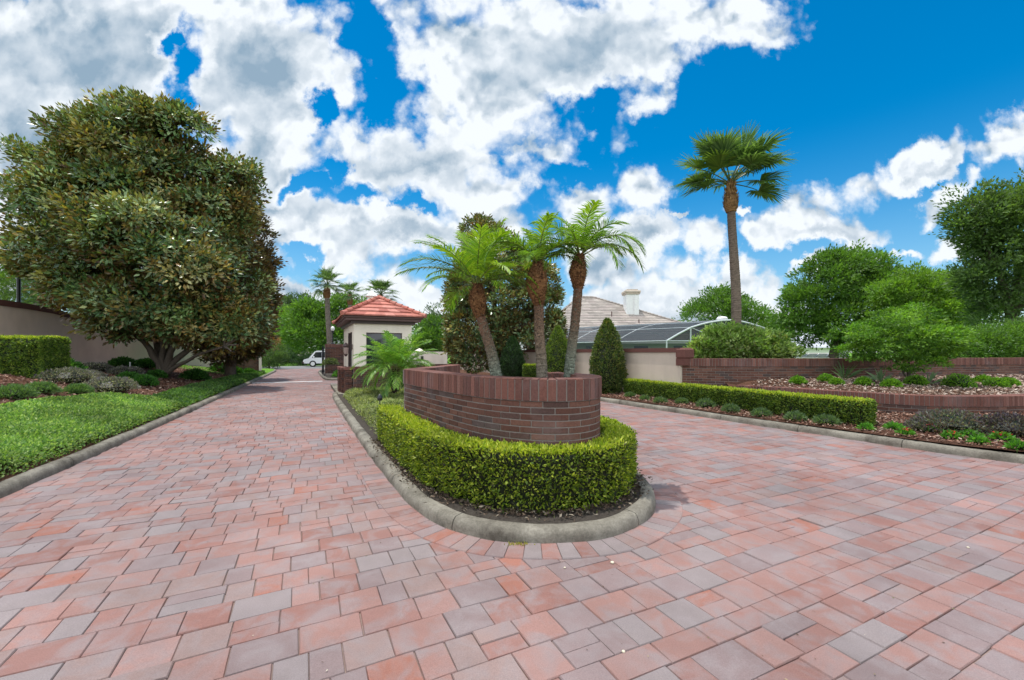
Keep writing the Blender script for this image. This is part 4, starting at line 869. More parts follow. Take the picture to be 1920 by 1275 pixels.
# long hedge of the right bed
hr = smooth_path(world2([(8.98, 10.3), (8.93, 9), (8.84, 7.5), (8.75, 6), (8.74, 5), (8.80, 3.9)]), 2)
HS2 = ([(.06, .115, .018), (.11, .195, .025), (.19, .28, .04), (.27, .34, .06)], [4, 5, 3, 1.5])
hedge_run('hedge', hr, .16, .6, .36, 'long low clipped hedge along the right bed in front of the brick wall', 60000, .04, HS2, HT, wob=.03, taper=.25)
hc = hit(100, 712); hb_ = np.array([(hc[0]-.15, hc[1]+.2), (hc[0]-2.4, hc[1]-.4), (hc[0]-5.5, hc[1]-1.4)])
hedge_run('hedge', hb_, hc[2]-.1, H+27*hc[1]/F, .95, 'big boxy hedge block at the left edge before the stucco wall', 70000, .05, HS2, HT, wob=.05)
b_ = at(997, 697, 18.5); hedge_run('hedge', np.array([(b_[0]-.35, 18.5), (b_[0]+.4, 18.4)]), .2, H-24*18.5/F, .45, 'little square hedge between two cone shrubs', 7000, .05, HS2, HT)
# ---- cone shrubs
def cone_shrub(px, Yc_, top, wpx, label, cols):
    x = (px-960)/F*Yc_; zt_ = H+(HZ-top)*Yc_/F; r = wpx*Yc_/F/2; t_ = thing('cone_shrub', (x, Yc_, .15), label, 'shrub', 'clipped cone shrubs by the stucco wall')
    mb = MB(); hh = zt_-.15; n = 15000; h_ = rng.random(n)**1.0; prof = lambda q: r*np.interp(q, [0, .06, .25, .45, .7, .9, 1], [.62, .82, 1, .97, .72, .36, .08])
    th = rng.uniform(0, 2*math.pi, n); rr = prof(h_)*(1+.11*fb(np.cos(th)*2, np.sin(th)*2, h_*6, px)-np.abs(rng.normal(0, .05, n)))
    p = np.column_stack([x+rr*np.cos(th), Yc_+rr*np.sin(th), .15+h_*hh]); nn_ = unit(np.column_stack([np.cos(th), np.sin(th), np.full(n, .35)+(h_ > .85)*.6]))
    coat(mb, p, nn_, n, .06, cols, depth=.05)
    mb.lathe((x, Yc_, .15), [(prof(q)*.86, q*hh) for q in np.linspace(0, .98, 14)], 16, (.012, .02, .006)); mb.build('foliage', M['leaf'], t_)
    mb = MB(); mb.tube([(x, Yc_, 0), (x, Yc_, .5)], .05, 6); mb.build('stem', M['bark'], t_)
CN = ([(.05, .095, .02), (.09, .14, .03), (.15, .18, .05), (.2, .19, .06)], [4, 4, 2, 1.5])
cone_shrub(1139, 13.4, 598, 64, 'largest olive green cone shrub, right of the brick planter', CN)
cone_shrub(1046, 16.4, 612, 52, 'cone shrub behind the rightmost planter palm trunk', ([(.07, .13, .02), (.12, .19, .03), (.2, .26, .04)], [4, 4, 2]))
cone_shrub(961, 18.8, 631, 46, 'smallest dark green cone shrub between the leaning and middle palms', ([(.025, .06, .02), (.04, .085, .03)], [3, 2]))
# ---- round shrubs and bedding plants
def ball(p, r, n, ls, cols, name, label, cat, group, flat=.8, spiky=.0, aspect=.4):
    t_ = thing(name, p, label, cat, group); d = rdir(n); d[:, 2] = np.abs(d[:, 2])*1.0-.12; rr = r*(1+.12*fb(d[:, 0]*3, d[:, 1]*3, d[:, 2]*3, p[0]*5)-np.abs(rng.normal(0, .14, n)))
    q = np.array(p)+d*rr[:, None]*np.array((1, 1, flat))+(0, 0, r*.1); q[:, 2] = np.maximum(q[:, 2], p[2])
    ax = unit(d+(0, 0, .35)+rng.normal(0, .45-.2*spiky, (n, 3))); s = ls*rng.uniform(.6, 1.3, n)
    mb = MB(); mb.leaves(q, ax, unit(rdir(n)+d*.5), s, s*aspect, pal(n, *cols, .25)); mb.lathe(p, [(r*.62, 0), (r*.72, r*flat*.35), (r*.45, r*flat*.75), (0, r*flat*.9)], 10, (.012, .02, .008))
    mb.build('foliage', M['leaf'], t_); return t_
ORD = ['first', 'second', 'third', 'fourth', 'fifth', 'sixth', 'seventh', 'eighth', 'ninth', 'tenth', 'eleventh', 'twelfth']
SG = ([(.07, .13, .06), (.11, .18, .08), (.16, .24, .11)], [3, 4, 2])
for i, (px, py) in enumerate([(1181, 746), (1209, 752), (1238, 757), (1278, 759), (1323, 765), (1370, 774), (1428, 782), (1491, 790), (1549, 797)]):
    p = hit(px, py-2); ball(p, [.13, .12, .155, .14, .2, .165, .165, .165, .18][i], 700, .06, SG, 'round_shrub', ORD[i]+' of the tufted green shrubs from the left in front of the long hedge', 'shrub', 'tufted shrubs before the long hedge', spiky=1, aspect=.22)
YG = ([(.08, .2, .02), (.13, .28, .025), (.2, .36, .04)], [3, 4, 2])
for i, (px, py, r) in enumerate([(1496, 721, .19), (1549, 718, .2), (1569, 723, .15), (1619, 724, .19), (1671, 728, .2), (1717, 724, .24), (1797, 728, .33), (1843, 720, .2), (1867, 728, .24), (1890, 726, .22)]):
    p = hit_t(px, py-2); ball(p, r*.85, 1300, .045, YG, 'round_shrub', ORD[i]+' of the bright green shrubs from the left in the raised bed', 'shrub', 'bright shrubs in the raised bed', aspect=.45, flat=1.05)
def spiky(p, r, n, label, cols, name='spiky_plant', wd=.035, up=1.3):
    t_ = thing(name, p, label, 'plant'); mb = MB(); th = rng.uniform(0, 2*math.pi, n); el = rng.uniform(.5, 1.45, n)
    D = np.column_stack([np.cos(th)*np.cos(el), np.sin(th)*np.cos(el), np.sin(el)]); L = r*rng.uniform(.7, 1.15, n)
    P0 = np.tile(np.array(p), (n, 1))+D*.02; mb.leaves(P0, D, unit(np.cross(D, ZV)+rng.normal(0, .2, (n, 3))), L, wd, pal(n, *cols, .2), droop=.15); mb.build('blades', M['leaf'], t_)
spiky(hit_t(1583, 714), .62, 16, 'tall spiky strap leaved plant in the raised bed left of the small tree', ([(.06, .12, .04), (.1, .17, .06)], [1, 1]))
spiky(hit_t(1652, 717), .42, 16, 'pale grey green agave like plant by the small tree', ([(.16, .26, .14), (.22, .32, .18)], [1, 1]), wd=.06)
spiky(hit_t(1740, 722), .4, 16, 'grey green strap leaved plant right of the small tree trunk', ([(.12, .2, .1), (.16, .26, .13)], [1, 1]), wd=.05)
# flowering annuals by the right kerb
def annual(p, label, r=.13, red=True):
    t_ = ball(p, r, 170, .06, ([(.06, .18, .02), (.09, .26, .03), (.13, .32, .05)], [2, 3, 2]), 'bedding_plant', label, 'flower', 'bedding flowers by the right kerb', flat=.8, aspect=.5)
    if red:
        mb = MB(); n = 26; q = np.array(p)+rng.normal(0, r*.35, (n, 3))*(1, 1, .2)+(0, 0, r*.95); mb.leaves(q, rdir(n), ZV+rdir(n)*.4, .035, .03, pal(n, [(.5, .03, .03), (.4, .02, .04)], [1, 1])); mb.build('blossom', M['petal'], t_)
for i, (px, py, rd) in enumerate([(1624, 805, 0), (1677, 805, 0), (1697, 815, 1), (1747, 810, 1), (1784, 821, 1), (1820, 819, 0), (1834, 831, 0), (1880, 826, 1), (1909, 841, 0)]):
    annual(hit(px, py), ORD[i]+' from the left of the small leafy '+('red flowering' if rd else 'green')+' bedding plants by the kerb', .085+.02*(i % 2), bool(rd))
LO = ([(.09, .07, .09), (.13, .12, .12), (.2, .21, .18), (.07, .1, .07), (.16, .1, .12)], [3, 4, 3, 3, 2])
def loro(p, r, label, n=1500, cols=LO): ball(p, r, n, .05, cols, 'purple_shrub', label, 'shrub', 'purple grey shrubs', flat=.55, aspect=.4)
loro(hit(1787, 806), .52, 'wide grey purple shrub before the terrace wall', 2600); loro(hit(1736, 806), .26, 'little grey shrub left of the wide purple one by the terrace wall', 900); loro(hit(1904, 815), .5, 'dark purple shrub at the right edge below the terrace wall', 2400, ([(.05, .035, .05), (.08, .06, .08), (.14, .13, .13)], [4, 3, 2]))
# left bed shrubs
for i, (px, py, r) in enumerate([(24, 746, .3), (76, 737, .28), (146, 737, .24)]):
    ball(hit(px, py), r, 1600, .07, ([(.07, .14, .05), (.11, .2, .07), (.16, .26, .1)], [3, 4, 2]), 'round_shrub', ORD[i]+' of the three low green tufts before the big boxy hedge', 'shrub', 'low green tufts in the left bed', flat=.75, aspect=.25)
LO2 = ([(.12, .1, .13), (.18, .17, .17), (.28, .28, .25), (.09, .12, .08)], [3, 4, 3, 3])
for i, (px, py, r) in enumerate([(128, 716, .62), (205, 733, .6), (165, 712, .42), (235, 703, .5), (180, 695, .45)]):
    loro(hit(px, py), r, ['silvery purple shrub just right of the big boxy hedge', 'silvery purple shrub nearest the green groundcover', 'purple shrub between the two silvery ones', 'shaded purple shrub near the magnolia trunk', 'shaded purple shrub at the foot of the stucco wall'][i], 2600, LO2)
for i, (px, py, r) in enumerate([(240, 712, .26), (270, 722, .34), (292, 708, .3)]):
    ball(hit(px, py), r, 1300, .08, ([(.04, .13, .02), (.06, .18, .03)], [1, 1]), 'round_shrub', ['small dark green shrub left of the magnolia trunk', 'larger green shrub before the magnolia trunk', 'green shrub touching the left side of the magnolia trunk'][i], 'shrub', 'green shrubs by the magnolia trunk')
for i, (px, py, r) in enumerate([(365, 712, .45), (415, 697, .55), (438, 700, .4), (112, 702, .5), (230, 688, .4), (275, 690, .42), (465, 702, .35)]):
    ball(hit(px, py), r, 1300, .12, ([(.03, .09, .015), (.05, .15, .025), (.08, .2, .04)], [2, 3, 1]), 'leafy_shrub', ['leafy green shrub right of the magnolia trunk', 'bright leafy shrub under the narrow magnolia', 'leafy shrub before the left gate wall', 'dark shrub behind the end of the big boxy hedge', 'dark shrub at the foot of the pinkish wall', 'black green shrub behind the magnolia trunk', 'small leafy plant at the foot of the gate post'][i], 'shrub', 'leafy shrubs in the left bed')
# plants round the gate pier, island shrubs beside the palm bush
for i, (s_, u_, r) in enumerate([(1.7, 24.6, .42), (2.5, 24.5, .46), (3.2, 24.6, .4)]):
    ball(np.array((*su(s_, u_), .12)), r, 900, .12, ([(.06, .17, .03), (.1, .25, .05)], [1, 1]), 'leafy_shrub', ['left', 'middle', 'right'][i]+' of the three bright shrubs in the kerbed bed past the guardhouse', 'shrub', 'bright shrubs past the guardhouse')
ball(np.array((*su(1.2, 25.9), .75)), .4, 700, .1, ([(.14, .18, .08), (.1, .13, .06)], [1, 1]), 'leafy_shrub', 'olive tuft beside the tall gate pier', 'shrub', None)
# ---- ground covers (stuff)
def groundcover(name, polyl, n, ls, cols, zoff, zfun, bump_=.03, core_mat=None, aspect=.5, label=None, edge=.25):
    poly = np.array(polyl); s0, u0 = poly.min(0); s1, u1 = poly.max(0)
    S_ = rng.uniform(s0, s1, n*3); U_ = rng.uniform(u0, u1, n*3); w = np.clip(9/np.hypot(*su(S_, U_))**1.3, .02, 1)
    ok = pt_in(S_, U_, poly) & (rng.random(n*3) < w/w.max()*3); S_, U_ = S_[ok][:n], U_[ok][:n]
    # distance to the outline, for rounded shoulders
    def dist(a_, b_):
        dd = np.full(a_.shape, 9.)
        for i in range(len(poly)):
            p, q = poly[i], poly[(i+1) % len(poly)]; v = q-p; t2 = np.clip(((a_-p[0])*v[0]+(b_-p[1])*v[1])/(v@v), 0, 1); dd = np.minimum(dd, np.hypot(a_-p[0]-v[0]*t2, b_-p[1]-v[1]*t2))
        return dd
    def zz(a_, b_):
        x, y = su(a_, b_); e_ = np.clip(dist(a_, b_)/edge, 0, 1); return np.array([zfun(i, j) for i, j in zip(np.ravel(x), np.ravel(y))]).reshape(np.shape(x))+zoff*np.sqrt(1-(1-e_)**2)+bump_*fb(x*2.2, y*2.2)*e_
    x, y = su(S_, U_); z_ = zz(S_, U_); p = np.column_stack([x, y, z_-rng.uniform(0, .03, len(x))]); far = np.clip(np.hypot(x, y)/7, 1, 2.2)
    e2 = 1-np.clip(dist(S_, U_)/edge, 0, 1); m = len(p); ax = unit(rng.normal(0, .6, (m, 3))+(0, 0, .55)); s = ls*far*rng.uniform(.6, 1.3, m)
    mb = MB(); patch = (1+.3*fb(x*1.3, y*1.3, s=3))[:, None]
    mb.leaves(p, ax, unit(rng.normal(0, .7, (m, 3))+(0, 0, 1)), s, s*aspect, np.clip(pal(m, *cols, .25)*patch, .01, .9))
    gs = np.linspace(s0, s1, 40); gu = np.linspace(u0, u1, 70); A_, B_ = np.meshgrid(gs, gu, indexing='ij'); ins = pt_in(A_, B_, poly) & (dist(A_, B_) > .08); Z = zz(A_, B_)-.035; X_, Y_ = su(A_, B_)
    Vg = np.dstack([X_, Y_, Z]).reshape(-1, 3); idx_ = np.arange(A_.size).reshape(A_.shape); full = ins[:-1, :-1] & ins[1:, :-1] & ins[1:, 1:] & ins[:-1, 1:]
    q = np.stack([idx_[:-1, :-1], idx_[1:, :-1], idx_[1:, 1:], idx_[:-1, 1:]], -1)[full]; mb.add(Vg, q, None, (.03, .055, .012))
    return tag(mb.build(name, M['leaf']), kind='stuff', label=label)
GC = ([(.08, .17, .045), (.14, .26, .06), (.23, .36, .09), (.34, .44, .15)], [3, 5, 4, 2.5])
ed = lambda u_, o_: float(np.interp(u_, lk[:, 1][:-14], lk[:, 0][:-14]))-o_
gcp = [(ed(u_, .13), u_) for u_ in np.linspace(2, 12.4, 14)]+[(-3.2, 12.7), (-3.7, 12.8), (-4.15, 12.6), (-4.35, 11.3), (-4.5, 10.2), (-4.7, 8.5), (-5.0, 6), (-5.5, 2)]
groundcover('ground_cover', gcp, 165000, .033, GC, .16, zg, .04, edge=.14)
gcp = [(ed(u_, .14), u_) for u_ in np.linspace(12.6, 31, 16)]+[(-3.0, 31), (-3.3, 24), (-3.5, 18), (-3.55, 13.2), (-3.2, 12.7)]
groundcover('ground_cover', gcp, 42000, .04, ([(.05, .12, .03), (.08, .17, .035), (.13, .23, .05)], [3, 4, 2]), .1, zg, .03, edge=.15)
ISC = ([(.2, .25, .09), (.28, .32, .14), (.36, .38, .2), (.12, .17, .05)], [3, 4, 3, 2])
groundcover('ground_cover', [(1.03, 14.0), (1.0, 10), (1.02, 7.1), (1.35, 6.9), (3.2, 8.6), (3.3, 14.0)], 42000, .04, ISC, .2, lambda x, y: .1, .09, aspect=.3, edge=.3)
gl_ = [(-4.6, 13), (-3.5, 13)]
# mulch chips
def chips(poly, n, zf, cols, lo=.02, hi=.055):
    poly = np.array(poly); a0, b0 = poly.min(0); a1, b1 = poly.max(0); x = rng.uniform(a0, a1, n*4); y = rng.uniform(b0, b1, n*4); ok = pt_in(x, y, poly)
    w = np.clip(8/np.hypot(x, y)**1.2, .05, 1); ok &= rng.random(n*4) < w/w.max()*2; x, y = x[ok][:n], y[ok][:n]; m = len(x)
    z_ = np.array([zf(i, j) for i, j in zip(x, y)])+rng.uniform(0, .03, m); L = rng.uniform(lo, hi, m)*np.clip(np.hypot(x, y)/8, 1, 1.7)
    mb = MB(); mb.leaves(np.column_stack([x, y, z_]), unit(rng.normal(0, 1, (m, 3))*(1, 1, .25)), unit(rng.normal(0, .35, (m, 3))+(0, 0, 1)), L, L*rng.uniform(.3, .7, m), pal(m, *cols, .3), fold=.1)
    return tag(mb.build('bark_chips', M['chip']), kind='stuff')
CH = ([(.13, .06, .04), (.21, .11, .075), (.30, .19, .14), (.38, .29, .23), (.08, .045, .035)], [5, 5, 3, 2, 3])
rb_ = world2([(7.92, 14), (7.97, 9), (8.12, 5), (8.24, 3), (8.5, 1.8), (9.4, .3), (14, 2), (11, 5.5), (9.6, 9), (9.3, 14)])
chips(rb_, 32000, zg, CH)
chips([(5.9, 10.4), (7.3, 8.8), (8.1, 8.25), (9.8, 8.35), (12, 9.1), (15, 11), (15.4, 12.6), (11, 11.6), (8, 10.85), (6, 10.7)], 12000, zt, ([(.24, .17, .13), (.34, .26, .21), (.44, .37, .31), (.16, .1, .07)], [4, 4, 3, 2]))
chips(world2([(-4.5, 9), (-5.1, 6), (-9, 6), (-9.5, 20), (-7, 27), (-3.4, 30), (-3.5, 20), (-3.7, 13.4), (-4.6, 13.2)]), 24000, zg, CH)
# ================================================================== PALMS
def frond(mb, base, az, e0, L, droop, ll, n=34, cols=None, w=.016, r=.008, vee=.35, twist=0., hang=.35):
    m = 14; t_ = np.linspace(0, 1, m); e_ = e0-droop*t_**1.35; ds = L/(m-1)
    hx = np.cumsum(np.r_[0, np.cos(e_[:-1])*ds]); hz = np.cumsum(np.r_[0, np.sin(e_[:-1])*ds]); az_t = az+twist*t_
    dx = np.cumsum(np.r_[0, np.cos(e_[:-1])*ds*np.cos(az_t[:-1])]); dy = np.cumsum(np.r_[0, np.cos(e_[:-1])*ds*np.sin(az_t[:-1])])
    P = np.column_stack([base[0]+dx, base[1]+dy, base[2]+hz]); c0 = cols[0][0]
    mb.tube(P, np.linspace(r, r*.3, m), 4, np.array((.16, .2, .05)), cap=False)
    tl = np.linspace(.14, .99, n); k = np.repeat(tl, 2)+rng.normal(0, .004, 2*n); k = np.clip(k, 0, .995); sd = np.tile([1, -1], n)
    Q = np.stack([np.interp(k, t_, P[:, i]) for i in range(3)], 1); T = np.gradient(P, axis=0); T = unit(np.stack([np.interp(k, t_, T[:, i]) for i in range(3)], 1))
    S = unit(np.cross(T, ZV)); U = np.cross(S, T)
    fw = np.interp(k, [0, .5, 1], [.35, .7, 1.5])[:, None]
    D = unit(S*sd[:, None]+T*fw+U*vee+rng.normal(0, .09, (2*n, 3))+np.array((0, 0, -.12)))
    l_ = ll*np.interp(k, [.1, .3, .7, 1], [.55, 1, .85, .4])*rng.uniform(.85, 1.1, 2*n)
    cl = pal(2*n, *cols, .14)
    # each leaflet is two quads so that the tip hangs
    W_ = np.cross(D, U); W_ = unit(np.cross(D, unit(U+S*sd[:, None]*.4)))
    A = Q; B = Q+D*(l_*.5)[:, None]; hg = hang*rng.uniform(.6, 1.4, 2*n); D2 = unit(D+np.array((0, 0, -1.))*hg[:, None]); Cc_ = B+D2*(l_*.5)[:, None]
    V = np.stack([A-W_*w*.3, A+W_*w*.3, B+W_*w*.5, B-W_*w*.5, Cc_+W_*w*.08, Cc_-W_*w*.08], 1).reshape(-1, 3); i6 = np.arange(2*n)[:, None]*6
    mb.add(V, np.concatenate([i6+(0, 1, 2, 3), i6+(3, 2, 4, 5)]), None, np.repeat(cl, 6, 0))
def trunk_scars(mb, P, rad, cols, n=14, ring=.035, sub=.012):
    P = smooth_path(P, 3); Pr = resample(P, sub); d = path_len(Pr)[1]; r = np.interp(d/d[-1], np.linspace(0, 1, len(rad)), rad)
    rr = r*(1+.07*np.abs(np.sin(d/ring*math.pi)))
    mb.tube(Pr, rr, n, (1, 1, 1)); v = mb.v[-1]; nrm = len(Pr)*n
    f = np.r_[np.repeat(d/d[-1], n), 0, 1]; cc = np.stack([np.interp(f, np.linspace(0, 1, len(cols)), np.array(cols)[:, k]) for k in range(3)], 1)
    mb.c[-1] = cc*rng.uniform(.7, 1.2, (len(f), 1)); mb.v[-1] = v+rng.normal(0, .0022, v.shape)
    return Pr, r
def spikes(mb, P, r, n, L, cols, f0=0., f1=1., out=1., upw=.8, wd=.4):
    d = path_len(P)[1]; x = rng.uniform(f0, f1, n)*d[-1]; th = rng.uniform(0, 2*math.pi, n); c = np.stack([np.interp(x, d, P[:, k]) for k in range(3)], 1); rr = np.interp(x, d, r)
    o = np.column_stack([np.cos(th), np.sin(th), np.zeros(n)]); l_ = L*rng.uniform(.6, 1.3, n)
    mb.leaves(c+o*(rr*.93)[:, None], unit(o*out+(0, 0, upw)+rng.normal(0, .15, (n, 3))), o, l_, l_*wd, pal(n, *cols, .3), fold=.1)
YGP = ([(.20, .34, .02), (.28, .42, .03), (.13, .26, .02)], [3, 3, 2]); MGP = ([(.13, .25, .03), (.19, .33, .045), (.08, .17, .03)], [3, 3, 2]); BGP = ([(.10, .2, .07), (.16, .26, .11)], [1, 1])
def feather_palm(name, Yp, tpx, trad, bpx, crown_px, label, fr, bc, group):
    P = np.array([at(x, y, Yp) for x, y in tpx]); base = P[0].copy(); P[0] -= (0, 0, .25); t_ = thing(name, base, label, 'palm', group)
    mb = MB(); Pr, r = trunk_scars(mb, P, trad, bc); spikes(mb, Pr, r, 1500, .02, ([bc[0], bc[1]], [1, 1]), 0, 1, .8, .9); mb.build('trunk', M['pbark'], t_)
    mb = MB(); bp, br = [at(x, y, Yp) for x, y, _ in bpx], [q*Yp/F for _, _, q in bpx]; Pb, rb = trunk_scars(mb, np.array(bp), br, [(.16, .075, .035), (.22, .11, .05), (.14, .07, .04)], ring=.02)
    spikes(mb, Pb, rb, 1100, .034, ([(.2, .1, .05), (.3, .16, .08), (.1, .05, .03)], [3, 2, 2]), 0, 1, 1., 1.); mb.build('boot_crown', M['pbark'], t_)
    cpt = at(*crown_px, Yp)
    for az, e0, L, dr, cc in fr:
        mb = MB(); frond(mb, cpt+(math.cos(az)*.025, math.sin(az)*.025, rng.uniform(-.03, .05)), az, e0, L, dr, .27*min(1, L+.15), n=46, cols=cc, w=.0115, hang=rng.uniform(.3, .7)); mb.build('frond', M['palm'], t_)
    return t_
def ring_fronds(n, L, e_lo, e_hi, d_lo, d_hi, cs_, seed, skip=None):
    q = np.random.default_rng(seed); o = []
    for k in range(n):
        az = 2.399963*k+q.uniform(-.25, .25); f = k/(n-1)
        o.append((az, e_hi-(e_hi-e_lo)*f+q.uniform(-.12, .12), L*q.uniform(.82, 1.1), d_lo+(d_hi-d_lo)*f*q.uniform(.8, 1.2), cs_[int(f*len(cs_)*.999)]))
    return o
TB = [(.17, .2, .16), (.2, .22, .17), (.15, .1, .07), (.17, .09, .06)]
GP = 'three feather palms in the brick planter'
pi = math.pi
feather_palm('date_palm', 4.5, [(941, 712), (922, 660), (908, 618), (900, 590)], [.072, .058, .052, .048], [(900, 596, 8), (898, 582, 12), (896, 566, 15.5), (895, 551, 12), (894, 534, 6)], (893, 532),
    'leftmost planter palm, its trunk leaning left with pale green lower half',
    ring_fronds(15, .68, .25, 1.45, .55, 1.7, [YGP, YGP, YGP, MGP], 3)+[(pi, .45, .82, .9, BGP), (pi-.25, .95, .84, .9, MGP), (pi+.3, .7, .78, 1.3, BGP), (.1, .9, .7, 1.3, YGP), (-.2, .5, .66, 1.4, YGP), (1.5, 1.25, .7, .7, YGP)], TB, GP)
feather_palm('date_palm', 4.45, [(1018, 712), (1015, 668), (1011, 630), (1010, 566)], [.062, .056, .05, .046], [(1010, 574, 8), (1008, 561, 13), (1007, 547, 18), (1006, 530, 20), (1007, 510, 14), (1008, 492, 6)], (1008, 492),
    'middle planter palm with the thickest brown fibrous bulge',
    ring_fronds(10, .52, .3, 1.45, .6, 1.8, [YGP, YGP, MGP], 11)+[(pi+.4, .95, .75, 2.6, MGP), (pi-.1, .8, .6, 2.4, YGP), (.3, 1.0, .6, 1.6, YGP)], [(.12, .1, .085), (.2, .17, .13), (.19, .13, .09), (.16, .09, .06)], GP)
feather_palm('date_palm', 4.6, [(1062, 712), (1070, 665), (1078, 610), (1083, 555), (1084, 538)], [.06, .053, .05, .047, .047], [(1084, 543, 8), (1084, 528, 12), (1083, 512, 15.5), (1085, 495, 12), (1087, 478, 6)], (1088, 478),
    'rightmost and tallest planter palm, slim trunk leaning slightly right',
    ring_fronds(13, .62, .2, 1.4, .9, 2.0, [YGP, MGP, MGP, MGP], 23)+[(0.05, .6, .78, 2.0, MGP), (-.35, .75, .75, 2.1, MGP), (.35, .85, .8, 2.0, MGP), (pi, .85, .7, 2.0, MGP), (pi+.35, .6, .66, 1.7, BGP)], TB, GP)
# low palm bush beside the guardhouse
pb = np.array((*su(2.13, 11.55), .1)); t_ = thing('pygmy_palm', pb, 'bushy bright green palm in front of the guardhouse wall', 'palm')
mb = MB(); Pr, r = trunk_scars(mb, np.array([pb, pb+(.02, 0, .3), pb+(-.05, 0, .62), pb+(.02, 0, .9)]), [.1, .085, .09, .07], [(.05, .035, .03), (.08, .055, .045)]); spikes(mb, Pr, r, 900, .06, ([(.05, .03, .025), (.1, .06, .045)], [1, 1]), 0, 1, 1, .7); mb.build('trunk', M['pbark'], t_)
PBC = ([(.08, .2, .03), (.14, .30, .04), (.26, .42, .07)], [3, 3, 2])
for az, e0, L, dr, cc in ring_fronds(54, 1.12, -.2, 1.35, .8, 1.7, [PBC, PBC, PBC], 5):
    mb = MB(); frond(mb, pb+(.04+.16*math.cos(az), .16*math.sin(az), .95+rng.uniform(-.1, .1)), az, e0, L, dr, .30, n=44, cols=cc, w=.016, r=.01, hang=.6); mb.build('frond', M['palm'], t_)
# ---- sabal palms: fans on stalks
SBC = ([(.06, .115, .04), (.095, .165, .06), (.15, .24, .09)], [3, 3, 1.5]); SBY = ([(.12, .2, .04), (.17, .26, .05)], [1, 1])
def fan(mb, az, e0, pl, bl, cols, nseg=46, curl=.5):
    """stalk then a folded fan blade of narrow segments with hanging tips, from the origin"""
    m = 7; t_ = np.linspace(0, 1, m); e_ = e0-curl*.7*t_; ds = pl/(m-1); h = np.cumsum(np.r_[0, np.cos(e_[:-1])*ds]); z_ = np.cumsum(np.r_[0, np.sin(e_[:-1])*ds])
    P = np.column_stack([h*math.cos(az), h*math.sin(az), z_]); mb.tube(P, np.linspace(.022, .012, m), 4, (.1, .15, .05), cap=False)
    T = unit(P[-1]-P[-2]); S = unit(np.cross(T, ZV)); U = np.cross(S, T); a_ = np.linspace(-2.2, 2.2, nseg)+rng.normal(0, .02, nseg); hub = P[-1]+T*(bl*.12)*np.cos(a_/2)[:, None]
    D = unit(T*np.cos(a_)[:, None]+S*np.sin(a_)[:, None]+U*(.28*np.abs(np.sin(a_)))[:, None]+T*.25)
    L = bl*(.78+.22*np.cos(a_))*rng.uniform(.9, 1.08, nseg); cl = pal(nseg, *cols, .16); W_ = unit(np.cross(D, U)); w = bl*.058
    B = hub+D*(L*.55)[:, None]; D2 = unit(D+np.array((0, 0, -1))*(rng.uniform(.25, .9, nseg)*curl*1.4)[:, None]); E = B+D2*(L*.45)[:, None]
    V = np.stack([hub-W_*w*.15, hub+W_*w*.15, B+W_*w*.55, B-W_*w*.55, E+W_*w*.06, E-W_*w*.06], 1).reshape(-1, 3); i6 = np.arange(nseg)[:, None]*6
    mb.add(V, np.concatenate([i6+(0, 1, 2, 3), i6+(3, 2, 4, 5)]), None, np.repeat(cl, 6, 0))
Ys_ = 13.2; SP = [at(x, y, Ys_) for x, y in ((1380, 700), (1380, 620), (1381, 560), (1376, 480), (1372, 420), (1371, 395))]
sp = thing('sabal_palm', (*SP[0][:2], .3), 'tall single fan palm rising behind the brick wall', 'palm')
mb = MB(); trunk_scars(mb, np.array(SP), [.142, .138, .14, .132, .12, .115], [(.15, .115, .09), (.18, .14, .11), (.14, .105, .085)], 14, .07, .02); mb.build('trunk', M['pbark'], sp)
mb = MB(); Pb, rb = trunk_scars(mb, np.array([at(1371, 398, Ys_), at(1370, 385, Ys_), at(1370, 372, Ys_), at(1370, 358, Ys_), at(1370, 342, Ys_)]), [.14, .2, .19, .12, .07], [(.22, .12, .05), (.26, .15, .07), (.2, .13, .05)], ring=.05)
spikes(mb, Pb, rb, 500, .12, ([(.26, .15, .07), (.16, .09, .045), (.34, .22, .1)], [3, 2, 1]), 0, 1, .6, 1.2); mb.build('boot_crown', M['pbark'], sp)
ct = at(1370, 345, Ys_); q = np.random.default_rng(2)
SF = [(pi+.05, .2, 1.0), (pi-.4, .75, 1.0), (pi+.5, .95, .9), (.1, -.05, .9), (pi+.1, 1.05, 1.0), (.1, .3, .95), (-.3, .65, 1.), (.25, .8, 1.05), (.3, 1.12, 1.15), (1.4, .5, .9), (-1.4, .45, .85), (1.8, 1.35, 1.0), (2.2, .6, .9), (-.9, .9, 1.), (-2.3, .9, .9), (1., .9, 1.), (2.7, 1.25, .7), (-1.5, .8, .6), (-.5, .75, .6), (-2.6, .8, .6), (.7, .85, .65), (2.3, .7, .65), (pi-.1, .1, .62), (-1.1, 1.2, .8)]
for az, e0, L in SF:
    mb = MB(); fan(mb, az, e0, L*1.0, .86, SBC if q.random() < .8 else SBY, curl=q.uniform(.2, .45) if e0 > .9 else q.uniform(.4, .8)); f_ = mb.build('frond', M['palm'], sp); f_.matrix_parent_inverse = Matrix.Identity(4); f_.location = ct-np.array(sp.location)
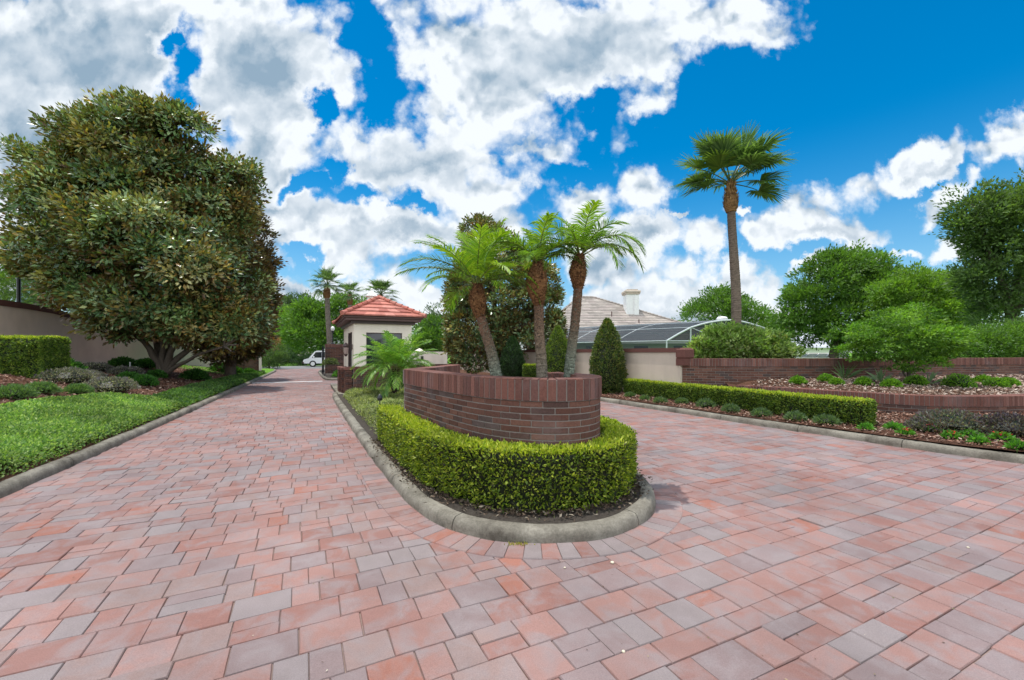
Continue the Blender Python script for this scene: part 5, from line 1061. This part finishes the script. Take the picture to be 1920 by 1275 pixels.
# far sabal palms: one built, two copied with their own trunks' height by scale
pos_ = [(615, 27.8, 545, 512, 'fan palm left of the guardhouse roof, nearest of the three behind the pier'), (657, 34, 545, 540, 'short fan palm between the taller two by the guardhouse'), (713, 30, 545, 548, 'wide crowned fan palm rising behind the guardhouse roof ridge')]
def far_palm(px, Y, cpy, label, seed, cs_=1.):
    q = np.random.default_rng(seed); base = at(px+8, 690, Y); base[2] = 0.1; t_ = thing('sabal_palm', base, label, 'palm', 'far fan palms round the guardhouse'); top = at(px, cpy, Y)
    mb = MB(); trunk_scars(mb, np.array([base, base+(top-base)*.35, base+(top-base)*.7+(-.05, 0, 0), top-(0, 0, .5)]), [.2, .19, .17, .16], [(.17, .14, .12), (.2, .17, .14)], 10, .09, .05); mb.build('trunk', M['pbark'], t_)
    mb = MB(); trunk_scars(mb, np.array([top-(0, 0, .95), top-(0, 0, .6), top-(0, 0, .3), top]), [.17, .25, .22, .1], [(.2, .1, .05), (.24, .13, .07)], 10, .06, .04); mb.build('boot_crown', M['pbark'], t_)
    for k in range(26):
        mb = MB(); f = k/25; fan(mb, 2.4*k, 1.45-1.75*f+q.uniform(-.15, .15), q.uniform(.55, .9)*cs_, .72*cs_, SBC, 26, q.uniform(.4, .9)); f_ = mb.build('frond', M['palm'], t_); f_.matrix_parent_inverse = Matrix.Identity(4); f_.location = top-np.array(t_.location)
    return t_
far_palm(613, 30.5, 535, 'leftmost fan palm standing behind the brick gate pier', 1)
far_palm(656, 38, 552, 'shorter middle fan palm between the gate pier palm and the guardhouse roof', 2, .95)
far_palm(714, 31, 553, 'fan palm whose crown rises over the guardhouse roof ridge', 3, 1.05)
# ================================================================== SMALL THINGS
# path light in the island planting, pebbles and a weed on the pavers
p = np.array((*su(1.35, 9.0), .15)); t_ = thing('path_light', p, 'small black garden light in the pale groundcover', 'garden light'); mb = MB(); mb.lathe(p, [(.012, 0), (.012, .3), (.05, .31), (.055, .36), (.03, .42), (0, .44)], 10); mb.build('body', M['black'], t_)
p = hit(244, 693); t_ = thing('garden_stake', p, 'thin white stake among the shrubs left of the magnolia trunk', 'stake'); mb = MB(); mb.box(p+(0, 0, .14), (.03, .03, .3), bev=.005); mb.build('shaft', M['white'], t_)
M['pebble'] = plain('pebble', (.62, .55, .42), .8, .2, .1)
for i, (px, py, r, lb) in enumerate([(1148, 1057, .014, 'pale pebble on the pavers in front of the kerb nose'), (1059, 1066, .008, 'tiny pale pebble left of the larger one on the pavers'), (1169, 1224, .009, 'tiny pale pebble low on the pavers near the picture bottom'), (1815, 1028, .009, 'tiny pale pebble on the pavers at the far right')]):
    p = hit(px, py); mb = MB(); mb.lathe(p+(0, 0, .002), [(r*.5, 0), (r, r*.4), (r*.8, r*.9), (r*.3, r*1.1), (0, r*1.12)], 9); o = mb.build('pebble', M['pebble'], None, True); tag(o, lb, 'pebble', 'pebbles on the pavers')
p = hit(975, 1022); t_ = thing('weed', p, 'little yellow green weed in the paver joint at the kerb nose', 'weed'); mb = MB(); n = 120
q_ = p+rng.normal(0, 1, (n, 3))*(.05, .012, .0)+(0, -.01, .003); mb.leaves(q_, unit(rdir(n)+(0, 0, .9)), rdir(n), .03, .007, pal(n, [(.35, .34, .06), (.3, .22, .08), (.2, .26, .05)], [2, 1, 1])); mb.build('blades', M['leaf'], t_)
p = hit(516, 1252); mb = MB(); mb.box(p+(0, 0, .004), (.016, .012, .006), bev=.002); tag(mb.build('debris', M['black']), 'tiny black scrap on a grey paver at the bottom left', 'debris')

poly = world2([(-2.6, -1), (8.3, -1), (8.0, 14), (-2.5, 14)]); n = 520; x = rng.uniform(-7, 9, n*3); y = rng.uniform(1.6, 12, n*3); ok = pt_in(x, y, poly) & ~pt_in(x, y, ki[::6]); x, y = x[ok][:n], y[ok][:n]; m = len(x)
mb = MB(); mb.leaves(np.column_stack([x, y, np.full(m, .004)]), unit(rdir(m)*(1, 1, .1)), unit(rng.normal(0, .25, (m, 3))+(0, 0, 1)), rng.uniform(.006, .022, m), rng.uniform(.003, .009, m), pal(m, [(.08, .05, .03), (.25, .2, .12), (.4, .36, .28), (.12, .14, .05)], [4, 3, 2, 1]))
tag(mb.build('leaf_litter', M['chip']), kind='stuff')
